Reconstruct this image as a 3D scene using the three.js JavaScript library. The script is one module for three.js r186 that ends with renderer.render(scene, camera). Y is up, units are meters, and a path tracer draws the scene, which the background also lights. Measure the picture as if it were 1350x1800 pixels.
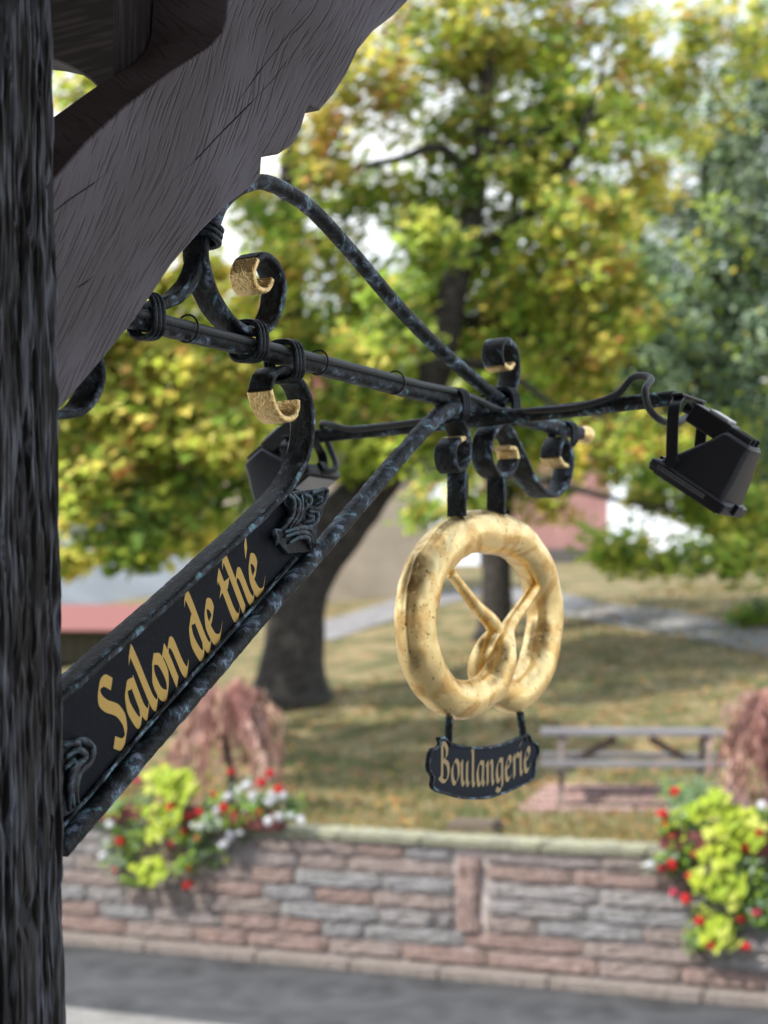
import * as THREE from 'three';
import { ImprovedNoise } from 'three/addons/math/ImprovedNoise.js';
import { mergeGeometries, mergeVertices, toCreasedNormals } from 'three/addons/utils/BufferGeometryUtils.js';
import { Brush, Evaluator, SUBTRACTION } from 'three-bvh-csg';
import { RoundedBoxGeometry } from 'three/addons/geometries/RoundedBoxGeometry.js';

// ------------------------------------------------------------------ camera, sky, sun, exposure
const W = 1350, HT = 1800, F = 2962, HZ = 1130, EYE = 3.01;      // lens measured on the photograph: focal length and horizon line, eye height above the lane
const scene = new THREE.Scene();
const camera = new THREE.PerspectiveCamera(2 * Math.atan(900 / F) * 180 / Math.PI, W / HT, 0.1, 900);
camera.position.set(0, EYE, 0);
camera.setViewOffset(W, HT, 0, -(HZ - 900), W, HT);               // shifted lens: posts and walls stay upright
camera.focus = 2.34;
camera.userData.fStop = 4.1;
const renderer = new THREE.WebGLRenderer();
renderer.toneMapping = THREE.LinearToneMapping;
renderer.toneMappingExposure = 1.5;
renderer.shadowMap.enabled = true;
const SUN = new THREE.Vector3(-0.60, 0.70, 0.32).normalize();
const sun = new THREE.DirectionalLight(new THREE.Color(1.0, 0.93, 0.82), 4.2);
sun.position.copy(SUN).multiplyScalar(80).add(new THREE.Vector3(0, 0, -25)); sun.target.position.set(0, 0, -25);
sun.castShadow = true; sun.shadow.mapSize.set(4096, 4096); sun.shadow.radius = 2;
Object.assign(sun.shadow.camera, { left: -50, right: 50, top: 50, bottom: -50, near: 1, far: 220 });
scene.add(sun, sun.target);

const perlin = new ImprovedNoise();
const N3 = (x, y, z = 0) => perlin.noise(x + 31.7, y + 17.3, z + 5.1);
const fbm = (x, y, z = 0, o = 4) => { let a = 0, s = 1, f = 1; for (let i = 0; i < o; i++) { a += s * N3(x * f, y * f, z * f + i * 7.7); s *= .5; f *= 2.03; } return a; };
const sat = x => Math.min(1, Math.max(0, x));
const smooth = (a, b, x) => { const t = sat((x - a) / (b - a)); return t * t * (3 - 2 * t); };
const mix = (a, b, t) => a + (b - a) * t;
const mix3 = (a, b, t) => [mix(a[0], b[0], t), mix(a[1], b[1], t), mix(a[2], b[2], t)];
function rng(seed) { let a = seed >>> 0; return () => { a = a + 0x6D2B79F5 | 0; let t = Math.imul(a ^ a >>> 15, 1 | a); t = t + Math.imul(t ^ t >>> 7, 61 | t) ^ t; return ((t ^ t >>> 14) >>> 0) / 4294967296; }; }
const V = (x, y, z) => new THREE.Vector3(x, y, z);

{ // hazy bright autumn sky with thin cloud
  const w = 1024, h = 512, d = new Float32Array(w * h * 4);
  for (let j = 0; j < h; j++) for (let i = 0; i < w; i++) {
    const el = (j + .5) / h * Math.PI - Math.PI / 2, az = (i + .5) / w * Math.PI * 2;
    const x = Math.cos(el) * Math.cos(az), y = Math.sin(el), z = Math.cos(el) * Math.sin(az);
    const k = smooth(-.05, .9, y);
    const c = smooth(-.25, .45, fbm(x * 2.2, y * 4.5, z * 2.2, 5));
    const blue = mix3([.80, .90, 1.0], [.36, .56, .88], k), cloud = [1.12, 1.14, 1.16];
    const col = mix3(blue, cloud, .25 + .7 * c);
    const o = (j * w + i) * 4; d[o] = col[0]; d[o + 1] = col[1]; d[o + 2] = col[2]; d[o + 3] = 1;
  }
  const t = new THREE.DataTexture(d, w, h, THREE.RGBAFormat, THREE.FloatType);
  t.mapping = THREE.EquirectangularReflectionMapping; t.magFilter = THREE.LinearFilter; t.needsUpdate = true;
  scene.background = t; scene.environment = t;
}

// ------------------------------------------------------------------ helpers
const taken = {};
function numbered(n) { const k = taken[n] = (taken[n] ?? -1) + 1; return k ? `${n}_${String(k).padStart(3, '0')}` : n; }
function shadows(m) { m.castShadow = m.receiveShadow = true; return m; }
function thing(name, label, category, group, pos, turn = 0) {
  const o = new THREE.Group(); o.name = numbered(name); o.userData = { label, category }; if (group) o.userData.group = group;
  if (pos) o.position.copy(pos); o.rotation.y = turn; scene.add(o); return o;
}
function part(name, geo, mat, parent, label) { const m = shadows(new THREE.Mesh(geo, mat)); m.name = name; if (label) m.userData.label = label; parent.add(m); return m; }
function struct(name, geo, mat, label) { const m = shadows(new THREE.Mesh(geo, mat)); m.name = name; m.userData = { kind: 'structure', label, category: name.replace(/_/g, ' ') }; scene.add(m); return m; }
const at = (px, py, d) => V((px - 675) / F * d, EYE + (HZ - py) / F * d, -d);        // a traced point at its own distance
function tex(w, h, fn, srgb = true) {                                                // fn(u, v) -> linear rgb or grey
  const d = new Uint8Array(w * h * 4);
  const enc = srgb ? (x => 255 * (x <= .0031308 ? 12.92 * x : 1.055 * Math.pow(x, 1 / 2.4) - .055)) : (x => 255 * x);
  for (let j = 0; j < h; j++) for (let i = 0; i < w; i++) {
    const c = fn((i + .5) / w, (j + .5) / h), o = (j * w + i) * 4;
    if (typeof c === 'number') d[o] = d[o + 1] = d[o + 2] = enc(sat(c)); else { d[o] = enc(sat(c[0])); d[o + 1] = enc(sat(c[1])); d[o + 2] = enc(sat(c[2])); }
    d[o + 3] = 255;
  }
  const t = new THREE.DataTexture(d, w, h); t.magFilter = THREE.LinearFilter; t.minFilter = THREE.LinearMipmapLinearFilter; t.generateMipmaps = true;
  t.wrapS = t.wrapT = THREE.RepeatWrapping; if (srgb) t.colorSpace = THREE.SRGBColorSpace; t.needsUpdate = true; return t;
}
const tfbm = (u, v, p, z = 0, o = 4) => {                                            // tileable noise, p periods
  const a = u * 2 * Math.PI, b = v * 2 * Math.PI, r = p / (2 * Math.PI);
  return fbm(Math.cos(a) * r + z, Math.sin(a) * r + Math.cos(b) * r * .93, Math.sin(b) * r + z * 1.3, o);
};
const rgb = (r, g, b) => new THREE.Color().setRGB(r, g, b);
const mat = o => new THREE.MeshStandardMaterial(o);
const rep = (t, x, y = x) => { const c = t.clone(); c.repeat.set(x, y); c.needsUpdate = true; return c; };

// sweep a chamfered rectangular section along a curve: width along z (the side of the iron), thickness across the curve in its plane
function sweep(pts, { wid = .025, thk = .025, ch = .004, ham = .12, ds = .006, side = V(0, 0, 1), ends = [1, 1], seed = 0, closed = false, color = true } = {}) {
  const curve = new THREE.CatmullRomCurve3(pts, closed, 'centripetal');
  const len = curve.getLength(), n = Math.max(4, Math.round(len / ds));
  const sec = [], a = thk / 2, b = wid / 2;
  const corner = (sx, sz) => { const q = [[sx * a, sz * (b - ch), 1], [sx * (a - ch), sz * b, 1]]; return sx * sz > 0 ? q : q.reverse(); };
  const ring = [...corner(1, 1), ...corner(-1, 1), ...corner(-1, -1), ...corner(1, -1)];
  for (let k = 0; k < ring.length; k++) { const p = ring[k], q = ring[(k + 1) % 8]; sec.push([p[0], p[1], 1]); const L = Math.hypot(q[0] - p[0], q[1] - p[1]); if (L > ch * 2.2) for (const t of [.33, .67]) sec.push([mix(p[0], q[0], t), mix(p[1], q[1], t), 0]); }
  const m = sec.length, pos = [], uv = [], col = [], idx = [];
  let per = [0]; for (let k = 0; k < m; k++) { const p = sec[k], q = sec[(k + 1) % m]; per.push(per[k] + Math.hypot(q[0] - p[0], q[1] - p[1])); }
  const rows = n + 1;
  for (let i = 0; i < rows; i++) {
    const t = i / n, c = curve.getPointAt(t), T = curve.getTangentAt(t), s = side.clone().addScaledVector(T, -side.dot(T)).normalize(), B = new THREE.Vector3().crossVectors(s, T);
    const e = mix(ends[0], ends[1], t), l = t * len;
    for (let k = 0; k <= m; k++) {
      const q = sec[k % m], h = ham * (q[2] ? 1 : .45) * fbm(l * 42 + seed, (k % m) * .9, seed * 3.1, 2), g = 1 - Math.abs(h) * 1.1 + .25 * h;
      const p = c.clone().addScaledVector(B, q[0] * g * e).addScaledVector(s, q[1] * (1 - ham * .5 * Math.abs(N3(l * 30, k % m, seed))) * (e > .8 ? 1 : .5 + .5 * e));
      pos.push(p.x, p.y, p.z); uv.push(l, per[k] + seed);
      const wear = q[2] ? .40 + 5.5 * smooth(.0, .42, fbm(l * 26 + seed * 2, k * .37, seed, 3)) : .35 + .5 * smooth(.1, .5, fbm(l * 16, k * .8, seed + 4, 3));
      col.push(wear, wear, wear);
    }
  }
  const M = m + 1;
  for (let i = 0; i < rows - 1; i++) for (let k = 0; k < m; k++) { const a0 = i * M + k, a1 = a0 + 1, b0 = a0 + M, b1 = b0 + 1; idx.push(a0, a1, b0, a1, b1, b0); }
  if (!closed) for (const [row, flip] of [[0, 1], [rows - 1, 0]]) {
    const base = pos.length / 3; let cx = 0, cy = 0, cz = 0;
    for (let k = 0; k < m; k++) { const o = (row * M + k) * 3; pos.push(pos[o], pos[o + 1], pos[o + 2]); cx += pos[o]; cy += pos[o + 1]; cz += pos[o + 2]; uv.push(0, k * .002); col.push(.5, .5, .5); }
    pos.push(cx / m, cy / m, cz / m); uv.push(.01, .01); col.push(.4, .4, .4);
    for (let k = 0; k < m; k++) { const x = base + k, y = base + (k + 1) % m; flip ? idx.push(base + m, y, x) : idx.push(base + m, x, y); }
  }
  const g = new THREE.BufferGeometry();
  g.setAttribute('position', new THREE.Float32BufferAttribute(pos, 3)); g.setAttribute('uv', new THREE.Float32BufferAttribute(uv, 2));
  if (color) g.setAttribute('color', new THREE.Float32BufferAttribute(col, 3));
  g.setIndex(idx); g.computeVertexNormals(); fixSeam(g, rows, M);
  return g;
}
function fixSeam(g, rows, M) { const n = g.attributes.normal; for (let i = 0; i < rows; i++) { const a = i * M, b = a + M - 1, v = V(n.getX(a) + n.getX(b), n.getY(a) + n.getY(b), n.getZ(a) + n.getZ(b)).normalize(); n.setXYZ(a, v.x, v.y, v.z); n.setXYZ(b, v.x, v.y, v.z); } }
// round tube with a radius for every point
function tube(pts, radii, { ds = .01, seg = 12, bumpf = null, closed = false, caps = true } = {}) {
  const curve = new THREE.CatmullRomCurve3(pts, closed, 'centripetal'), len = curve.getLength(), n = Math.max(3, Math.round(len / ds));
  const div = []; { let acc = 0; div.push(0); for (let i = 1; i < pts.length; i++) { acc += pts[i].distanceTo(pts[i - 1]); div.push(acc); } for (let i = 0; i < div.length; i++) div[i] /= acc; }
  const rad = t => { if (typeof radii === 'number') return radii; let i = 0; while (i < div.length - 2 && t > div[i + 1]) i++; return mix(radii[i], radii[i + 1], sat((t - div[i]) / (div[i + 1] - div[i]))); };
  const fr = curve.computeFrenetFrames(n, closed), pos = [], uv = [], idx = [], M = seg + 1;
  for (let i = 0; i <= n; i++) {
    const t = i / n, c = curve.getPointAt(t), r = rad(t);
    for (let k = 0; k <= seg; k++) {
      const a = k / seg * Math.PI * 2, d = fr.normals[i].clone().multiplyScalar(Math.cos(a)).addScaledVector(fr.binormals[i], Math.sin(a));
      let rr = r; if (bumpf) rr *= 1 + bumpf(c.x + d.x * r, c.y + d.y * r, c.z + d.z * r, d, t);
      pos.push(c.x + d.x * rr, c.y + d.y * rr, c.z + d.z * rr); uv.push(k / seg * r * 6.28, t * len);
    }
  }
  for (let i = 0; i < n; i++) for (let k = 0; k < seg; k++) { const a = i * M + k, b = a + M; idx.push(a, a + 1, b, a + 1, b + 1, b); }
  if (caps && !closed) for (const row of [0, n]) { const c = curve.getPointAt(row / n), T = curve.getTangentAt(row / n).multiplyScalar((row ? 1 : -1) * rad(row / n) * .6), o = pos.length / 3; pos.push(c.x + T.x, c.y + T.y, c.z + T.z); uv.push(0, 0); for (let k = 0; k < seg; k++) { const a = row * M + k; row ? idx.push(a, a + 1, o) : idx.push(a + 1, a, o); } }
  const g = new THREE.BufferGeometry(); g.setAttribute('position', new THREE.Float32BufferAttribute(pos, 3)); g.setAttribute('uv', new THREE.Float32BufferAttribute(uv, 2)); g.setIndex(idx); g.computeVertexNormals(); fixSeam(g, n + 1, M); return g;
}
function box(w, h, d, x = 0, y = 0, z = 0, r = 0) { const g = r ? new RoundedBoxGeometry(w, h, d, 2, r) : new THREE.BoxGeometry(w, h, d); g.translate(x, y, z); return g; }

// ------------------------------------------------------------------ terrain: lane, retaining wall line, rising park
const WA = V(-3.12, 0, -16.98), WE = V(.9067, 0, .4218), WM = V(-.4218, 0, .9067);   // wall foot, along the wall, out towards the lane
const PROFILE = [[-50, 1.2], [0, 1.2], [4.6, 1.26], [8.9, 2.13], [15.8, 3.12], [20, 3.84], [40, 5.7], [70, 7], [260, 12]];
const behind = (x, z) => -((x - WA.x) * WM.x + (z - WA.z) * WM.z);
function ground(x, z) {
  const q = behind(x, z); let i = 0; while (i < PROFILE.length - 2 && q > PROFILE[i + 1][0]) i++;
  const [a, ya] = PROFILE[i], [b, yb] = PROFILE[i + 1], t = sat((q - a) / (b - a));
  let y = mix(ya, yb, t); y -= .11 * Math.max(0, -x - 2) * smooth(4, 16, q) * smooth(60, 20, -x);
  return y + .05 * N3(x * .5, z * .5) * smooth(2, 6, q);
}
function onGround(px, py) { const r = V((px - 675) / F, (HZ - py) / F, -1); let d = 15; for (; d < 250; d += .05) if (EYE + r.y * d <= ground(r.x * d, -d) && behind(r.x * d, -d) > 0) break; const p = r.multiplyScalar(d); return V(p.x, ground(p.x, p.z), p.z); }
function onWall(px, py, out = 0) { const r = V((px - 675) / F, (HZ - py) / F, -1), k = (WA.dot(WM) + out) / r.dot(WM); return V(r.x * k, EYE + r.y * k, r.z * k); }
const along = (a, out, y) => WA.clone().addScaledVector(WE, a).addScaledVector(WM, out).setY(y);

const grassTex = tex(1024, 1024, (u, v) => {
  const n = tfbm(u, v, 9, 0, 5), f = tfbm(u, v, 60, 3, 3), p = tfbm(u, v, 26, 9, 3);
  let c = mix3([.085, .095, .030], [.245, .195, .10], smooth(-.28, .30, n + .25 * f));
  c = mix3(c, [.30, .17, .085], .75 * smooth(.18, .32, p)); c = mix3(c, [.05, .075, .018], .5 * smooth(.05, .45, f));
  return c;
});
{
  const xs = [], zs = []; for (let i = 0; i <= 120; i++) { const t = i / 120 * 2 - 1; xs.push(70 * t * Math.abs(t) ** 1.2 + 8 * t); } for (let j = 0; j <= 150; j++) { const t = j / 150; zs.push(30 * t + 240 * t ** 3); }
  const pos = [], uv = [], idx = [];
  for (const q of zs) for (const a of xs) { const p = along(a + 3.5, -q - .2, 0); pos.push(p.x, ground(p.x, p.z), p.z); uv.push(p.x / 5.5, p.z / 5.5); }
  const M = xs.length; for (let j = 0; j < zs.length - 1; j++) for (let i = 0; i < M - 1; i++) { const a = j * M + i; idx.push(a, a + 1, a + M, a + 1, a + M + 1, a + M); }
  const g = new THREE.BufferGeometry(); g.setAttribute('position', new THREE.Float32BufferAttribute(pos, 3)); g.setAttribute('uv', new THREE.Float32BufferAttribute(uv, 2)); g.setIndex(idx); g.computeVertexNormals();
  struct('grass_ground', g, mat({ map: grassTex, roughness: .95, bumpMap: grassTex, bumpScale: .03 }), 'park lawn of dry grass and fallen leaves rising behind the wall');
}
const asphaltTex = tex(512, 512, (u, v) => { const n = .5 + .5 * tfbm(u, v, 90, 1, 2), m = tfbm(u, v, 6, 4, 4); const k = .040 + .022 * n + .030 * m; return [k, k * 1.04, k * 1.16]; });
const asphalt = mat({ map: rep(asphaltTex, .5), roughness: .85, bumpMap: rep(asphaltTex, .5), bumpScale: .006 });
function strip(name, a0, a1, o0, o1, y, m, label) {   // flat sheet along the wall line
  const P = [along(a0, o0, y), along(a1, o0, y), along(a1, o1, y), along(a0, o1, y)], g = new THREE.BufferGeometry();
  g.setAttribute('position', new THREE.Float32BufferAttribute(P.flatMap(p => [p.x, p.y, p.z]), 3)); g.setAttribute('uv', new THREE.Float32BufferAttribute([a0, o0, a1, o0, a1, o1, a0, o1], 2)); g.setIndex([0, 2, 1, 0, 3, 2]); g.computeVertexNormals();
  return struct(name, g, m, label);
}
strip('road', -60, 70, -.1, 3.1, 0, asphalt, 'narrow grey asphalt lane at the foot of the stone wall');
strip('ground', -60, 70, 2.9, 60, -.03, mat({ color: rgb(.25, .24, .22), roughness: .95 }), 'paved yard below the porch');
const concreteTex = tex(512, 512, (u, v) => { const k = .21 + .07 * tfbm(u, v, 8, 2, 5) + .05 * tfbm(u, v, 70, 1, 2); return [k, k * .97, k * .93]; });
{ // near pavement with a raised kerb
  const g = box(130, .12, 7, 0, .06, 0); const p = along(5, 3.02 + 3.5, 0);
  const m = struct('pavement', g, mat({ map: rep(concreteTex, 40, 3), roughness: .9 }), 'pale pavement with kerb on the near side of the lane'); m.position.copy(p); m.rotation.y = -Math.atan2(WE.z, WE.x);
}
{ // park path: ribbon on the terrain
  const c = new THREE.CatmullRomCurve3([[520, 1125], [575, 1107], [700, 1072], [820, 1040], [900, 1042], [985, 1062], [1150, 1092], [1350, 1128], [1500, 1160]].map(([x, y]) => onGround(x, y)));
  const pos = [], uv = [], idx = [], n = 90, k = 6;
  for (let i = 0; i <= n; i++) { const p = c.getPointAt(i / n), t = c.getTangentAt(i / n), s = V(-t.z, 0, t.x).normalize(); for (let j = 0; j <= k; j++) { const q = p.clone().addScaledVector(s, (j / k - .5) * 1.65); pos.push(q.x, ground(q.x, q.z) + .02, q.z); uv.push(i / n * 12, j / k); } }
  for (let i = 0; i < n; i++) for (let j = 0; j < k; j++) { const a = i * (k + 1) + j; idx.push(a, a + 1, a + k + 1, a + 1, a + k + 2, a + k + 1); }
  const g = new THREE.BufferGeometry(); g.setAttribute('position', new THREE.Float32BufferAttribute(pos, 3)); g.setAttribute('uv', new THREE.Float32BufferAttribute(uv, 2)); g.setIndex(idx); g.computeVertexNormals();
  struct('path', g, mat({ map: tex(256, 256, (u, v) => { const k = .21 + .05 * tfbm(u, v, 6, 2, 4) + .04 * tfbm(u, v, 40, 5, 2); return [k, k * .98, k * 1.02]; }), roughness: .9 }), 'grey footpath curving through the park behind the trees');
}

// ------------------------------------------------------------------ materials of the sign
const patina = tex(1024, 1024, (u, v) => {
  const n = tfbm(u, v, 10, 2, 5), f = tfbm(u, v, 18, 6, 4), s = tfbm(u, v, 12, 11, 5);
  let c = mix3([.008, .011, .017], [.022, .030, .042], smooth(-.2, .4, n));
  c = mix3(c, [.05, .12, .135], .5 * smooth(.10, .45, f * .7 + n * .6)); c = mix3(c, [.10, .12, .17], .45 * smooth(.22, .45, s)); c = mix3(c, [.012, .012, .014], smooth(.2, .45, -s));
  return c;
});
const grit = tex(512, 512, (u, v) => .5 + .45 * tfbm(u, v, 40, 3, 4), false);
const coat = o => new THREE.MeshPhysicalMaterial({ specularIntensity: .55, ...o });
const iron = coat({ map: rep(patina, 7), vertexColors: true, roughness: .5, bumpMap: rep(grit, 9), bumpScale: .0012 });
const ironPlain = coat({ map: rep(patina, 5), color: rgb(.55, .55, .58), roughness: .42, bumpMap: rep(grit, 8), bumpScale: .0012 });
const goldTex = tex(1024, 1024, (u, v) => { const n = tfbm(u, v, 10, 3, 5), s = tfbm(u, v, 70, 8, 2), b = tfbm(u, v, 22, 5, 3); let c = mix3([.97, .74, .36], [.80, .53, .21], smooth(-.1, .45, n)); c = mix3(c, [.10, .07, .035], .7 * smooth(.64, .72, s + .45 * b)); return c; });
const goldRough = tex(512, 512, (u, v) => { const k = .31 + .14 * smooth(-.3, .4, tfbm(u, v, 12, 9, 4)) + .2 * smooth(.3, .5, tfbm(u, v, 60, 4, 2)); return k; }, false);
const dent = tex(512, 512, (u, v) => .5 + .5 * tfbm(u, v, 9, 12, 3), false);
const gold = mat({ map: rep(goldTex, 3), metalness: 1, roughness: 1, roughnessMap: rep(goldRough, 3) });
const gilt = mat({ map: rep(goldTex, 9), metalness: .85, roughness: .42, bumpMap: rep(grit, 8), bumpScale: .002 });
const rubber = mat({ color: rgb(.030, .036, .040), roughness: .5, bumpMap: rep(grit, 6), bumpScale: .0006 });
const blackPlastic = coat({ color: rgb(.012, .013, .018), roughness: .42 });

// ------------------------------------------------------------------ sign frame: x runs out from the building, y up, z to the side that faces the terrace
const PHI = 58.9 * Math.PI / 180, ORG = V(.177, EYE, -3), U = V(Math.cos(PHI), 0, -Math.sin(PHI)), NN = V(Math.sin(PHI), 0, Math.cos(PHI));
const L = (px, py, w = 0) => { const r = V((px - 675) / F, (HZ - py) / F, -1), o = V(ORG.x, 0, ORG.z).addScaledVector(NN, w), k = o.dot(NN) / r.dot(NN), p = V(r.x * k - ORG.x, r.y * k, r.z * k - ORG.z); return V(p.dot(U), p.y, w); };
const LL = (list, w = 0) => list.map(([x, y, ww]) => L(x, y, ww ?? w));
const framed = (name, label, category, group) => thing(name, label, category, group, ORG, PHI);

// ------------------------------------------------------------------ timber porch
const porch = framed('timber_porch', 'dark timber porch with rough black post and carved curved brace', 'porch');
{
  // post: rough sawn face with open grain
  const wF = .075, edge = (L(127, 1800, wF).x + L(97, 0, wF).x) / 2, x0 = edge - .24, y0 = -1.55, y1 = 1.12;
  const postGeo = (() => {
    const nx = 150, ny = 420, g = new THREE.PlaneGeometry(.24, y1 - y0, nx, ny), p = g.attributes.position;
    for (let i = 0; i < p.count; i++) {
      const x = p.getX(i), y = p.getY(i); let h = .005 * fbm(x * 170 + 1.1 * N3(x * 20, y * 5), y * 9, 1, 3) + .004 * N3(x * 50, y * 2.5, 6) - .006 * smooth(.12, .45, fbm(x * 110, y * 6, 9, 2)) - .010 * smooth(.86, 1, 1 - 2.2 * Math.abs(N3(x * 48 + .5 * N3(x * 9, y * 6), y * 2.2, 14)));
      p.setZ(i, h); if (i % (nx + 1) === nx) p.setX(i, x - .004 * Math.abs(fbm(y * 14, 3, 1, 3)) - .003 * Math.abs(N3(y * 50, 8)));
      if (x > .112) p.setZ(i, h - (x - .112) * .7);
    }
    g.computeVertexNormals(); g.translate(0, (y0 + y1) / 2, 0); return g;
  })();
  const grain = tex(768, 2048, (u, v) => { const n = tfbm(u, v, 4, 3, 3), s = fbm(u * 46 + 1.2 * N3(u * 6, v * 9), v * 26, 3, 3), f = fbm(u * 90, v * 60, 8, 2), p = fbm(u * 5, v * 7, 12, 3); let c = mix3([.010, .010, .013], [.12, .135, .175], smooth(-.02, .5, s + .4 * f + .3 * p)); return mix3(c, [.03, .024, .024], .5 * smooth(.05, .5, n)); });
  const pm = mat({ map: grain, roughness: .55, bumpMap: tex(512, 1024, (u, v) => .5 + .5 * fbm(u * 120, v * 8, 7, 3), false), bumpScale: .002 });
  const post = part('post', postGeo, pm, porch, 'rough black weathered timber post');
  const core = box(.238, y1 - y0, .20, 0, (y0 + y1) / 2, -.107);
  part('post_core', core, mat({ color: rgb(.03, .03, .035), roughness: .8 }), post);
  post.position.set(edge - .12, 0, wF); post.rotation.z = .017;

  // carved brace
  const face = LL([[60, 360], [105, 308], [150, 255], [220, 190], [300, 130], [370, 85], [392, 60], [400, 35], [402, 0], [404, -30], [735, -30], [715, 0], [690, 25], [655, 52], [628, 85], [608, 128], [586, 162], [562, 190], [541, 182], [536, 196], [528, 225], [512, 252], [490, 267], [459, 271], [456, 308], [440, 325], [400, 355], [350, 405], [300, 462], [265, 515], [235, 560], [200, 602], [160, 650], [108, 710], [60, 762]], .052);
  const shape = new THREE.Shape(face.map(p => new THREE.Vector2(p.x, p.y)));
  const bg = new THREE.ExtrudeGeometry(shape, { depth: .124, bevelEnabled: true, bevelThickness: .003, bevelSize: .003, bevelSegments: 2, steps: 1 });
  bg.translate(0, 0, .049 - .124);
  const fx = face.map(p => p.x), fy = face.map(p => p.y), bx = Math.min(...fx) - .05, by = Math.min(...fy) - .05, S = Math.max(Math.max(...fx) - bx, Math.max(...fy) - by) + .05;
  const ca = Math.cos(.93), sa = Math.sin(.93), figure = (u, v) => { const x = u * S, y = v * S, a = x * ca + y * sa, b = -x * sa + y * ca; const wv = b + .030 * fbm(a * 2.6, b * 5, 2, 2) + .05 * Math.exp(-((b - .05) ** 2) / .02) * Math.sin(a * 3.2 + 1.2); return [a, b, wv]; };
  const woodCol = tex(1024, 1024, (u, v) => {
    const [a, b, w] = figure(u, v), ring = Math.abs(((w * 95 + 60) % 1) - .5) * 2, pore = fbm(a * 13, w * 260, 3, 3), t = fbm(a * 2.5, b * 5, 7, 3);
    let c = mix3([.128, .112, .142], [.080, .064, .076], smooth(-.3, .4, t)); c = mix3(c, [.055, .045, .053], .6 * smooth(.45, 1, ring) * smooth(-.05, .5, fbm(a * 7, b * 22, 4, 3))); c = mix3(c, [.05, .042, .05], .55 * smooth(.26, .46, pore)); return c;
  });
  const woodBump = tex(1024, 1024, (u, v) => { const [a, b, w] = figure(u, v), ring = Math.abs(((w * 95 + 60) % 1) - .5) * 2, pore = fbm(a * 13, w * 260, 3, 3); return .6 + .18 * fbm(a * 20, w * 120, 1, 2) - .3 * smooth(.6, 1, ring) * smooth(-.05, .5, fbm(a * 7, b * 22, 4, 3)) - .5 * smooth(.2, .45, pore); }, false);
  for (const t of [woodCol, woodBump]) { t.repeat.set(1 / S, 1 / S); t.offset.set(-bx / S, -by / S); }
  const wm = mat({ map: woodCol, roughness: .62, bumpMap: woodBump, bumpScale: .002 });
  // drying cracks: narrow wedges cut out of the face
  const wedges = [];
  for (const line of [[[70, 392], [120, 352], [165, 322], [205, 290]], [[300, 322], [345, 280], [390, 232], [440, 182], [480, 140], [515, 92]], [[410, 190], [460, 120], [520, 45], [560, 0]], [[124, 514], [138, 504], [150, 497], [166, 484]]]) {
    const c = LL(line, .052);
    for (let i = 0; i < c.length - 1; i++) { const a = c[i], b = c[i + 1], l = a.distanceTo(b) * 1.04, w = .0009 + .0004 * Math.sin(i * 2 + line[0][0]), first = i === 0, last = i === c.length - 2, g = new THREE.CylinderGeometry(last ? .0002 : w, first ? .0002 : w, l, 4, 1); g.scale(1, 1, 4.5); g.rotateZ(Math.atan2(b.y - a.y, b.x - a.x) - Math.PI / 2); g.translate((a.x + b.x) / 2, (a.y + b.y) / 2, .0525); wedges.push(g); }
  }
  let carved = new Brush(bg.index ? bg : bg.clone(), wm); carved.updateMatrixWorld();
  const ev = new Evaluator(); ev.useGroups = false;
  for (const g of wedges) { const cut = new Brush(g, wm); cut.updateMatrixWorld(); carved = ev.evaluate(carved, cut, SUBTRACTION); carved.updateMatrixWorld(); }
  part('brace', carved.geometry, wm, porch, 'curved carved brace of grey brown oak with notched lower edge');
  // plate beam along the eaves, arched knee brace beneath it
  const dark = mat({ map: rep(woodCol, 1 / S), color: rgb(.42, .42, .45), roughness: .8 });
  dark.map = tex(512, 512, (u, v) => { const s = fbm(u * 8, v * 120, 3, 3); return mix3([.11, .10, .10], [.22, .20, .20], smooth(-.2, .5, s)); });
  const pb = L(310, 22, -.09);
  const beam = part('plate_beam', box(.16, .20, 2.6, pb.x - .08, pb.y + .10, -.09 - 1.3, .006), dark, porch, 'dark horizontal eaves beam');
  { const cy = pb.y, sh = new THREE.Shape(); // knee brace in the plane of the facade, drawn in (z, y)
    const z0 = -.085, z1 = -.60; sh.moveTo(-z0, cy - .17); sh.quadraticCurveTo(-z0 + .09, cy - .035, -z1, cy - .012); sh.lineTo(-z1, cy + .01); sh.lineTo(-z0, cy + .01);
    const g = new THREE.ExtrudeGeometry(sh, { depth: .10, bevelEnabled: true, bevelSize: .003, bevelThickness: .003, bevelSegments: 1 }); g.rotateY(Math.PI / 2); g.translate(pb.x - .14, 0, 0);
    part('knee_brace', g, dark, porch); }
  // boarded roof over the terrace, its back wall and floor
  const soff = mat({ color: rgb(.26, .19, .13), roughness: .85 }), plaster = mat({ color: rgb(.62, .55, .45), roughness: .9 });
  const roof = new THREE.Group(); roof.name = 'roof'; porch.add(roof);
  for (let k = 0; k < 21; k++) part('roof_board', box(.157, .03, 6, -.33 - k * .16, 1.145, .2), soff, roof);
  part('roof_deck', box(3.5, .06, 6.2, -1.95, 1.2, .2), mat({ color: rgb(.16, .07, .05), roughness: .9 }), roof);
  part('back_wall', box(.2, 5.9, 6.2, -3.75, 1.17 - 2.95 - .02, .2), plaster, porch);
  part('terrace_floor', box(2.75, .2, 6.0, -2.27, -1.66, .2), mat({ map: rep(concreteTex, 2), roughness: .9 }), porch);
  part('terrace_base', box(2.6, 1.3, 5.9, -2.27, -2.42, .2), plaster, porch);
}

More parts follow.
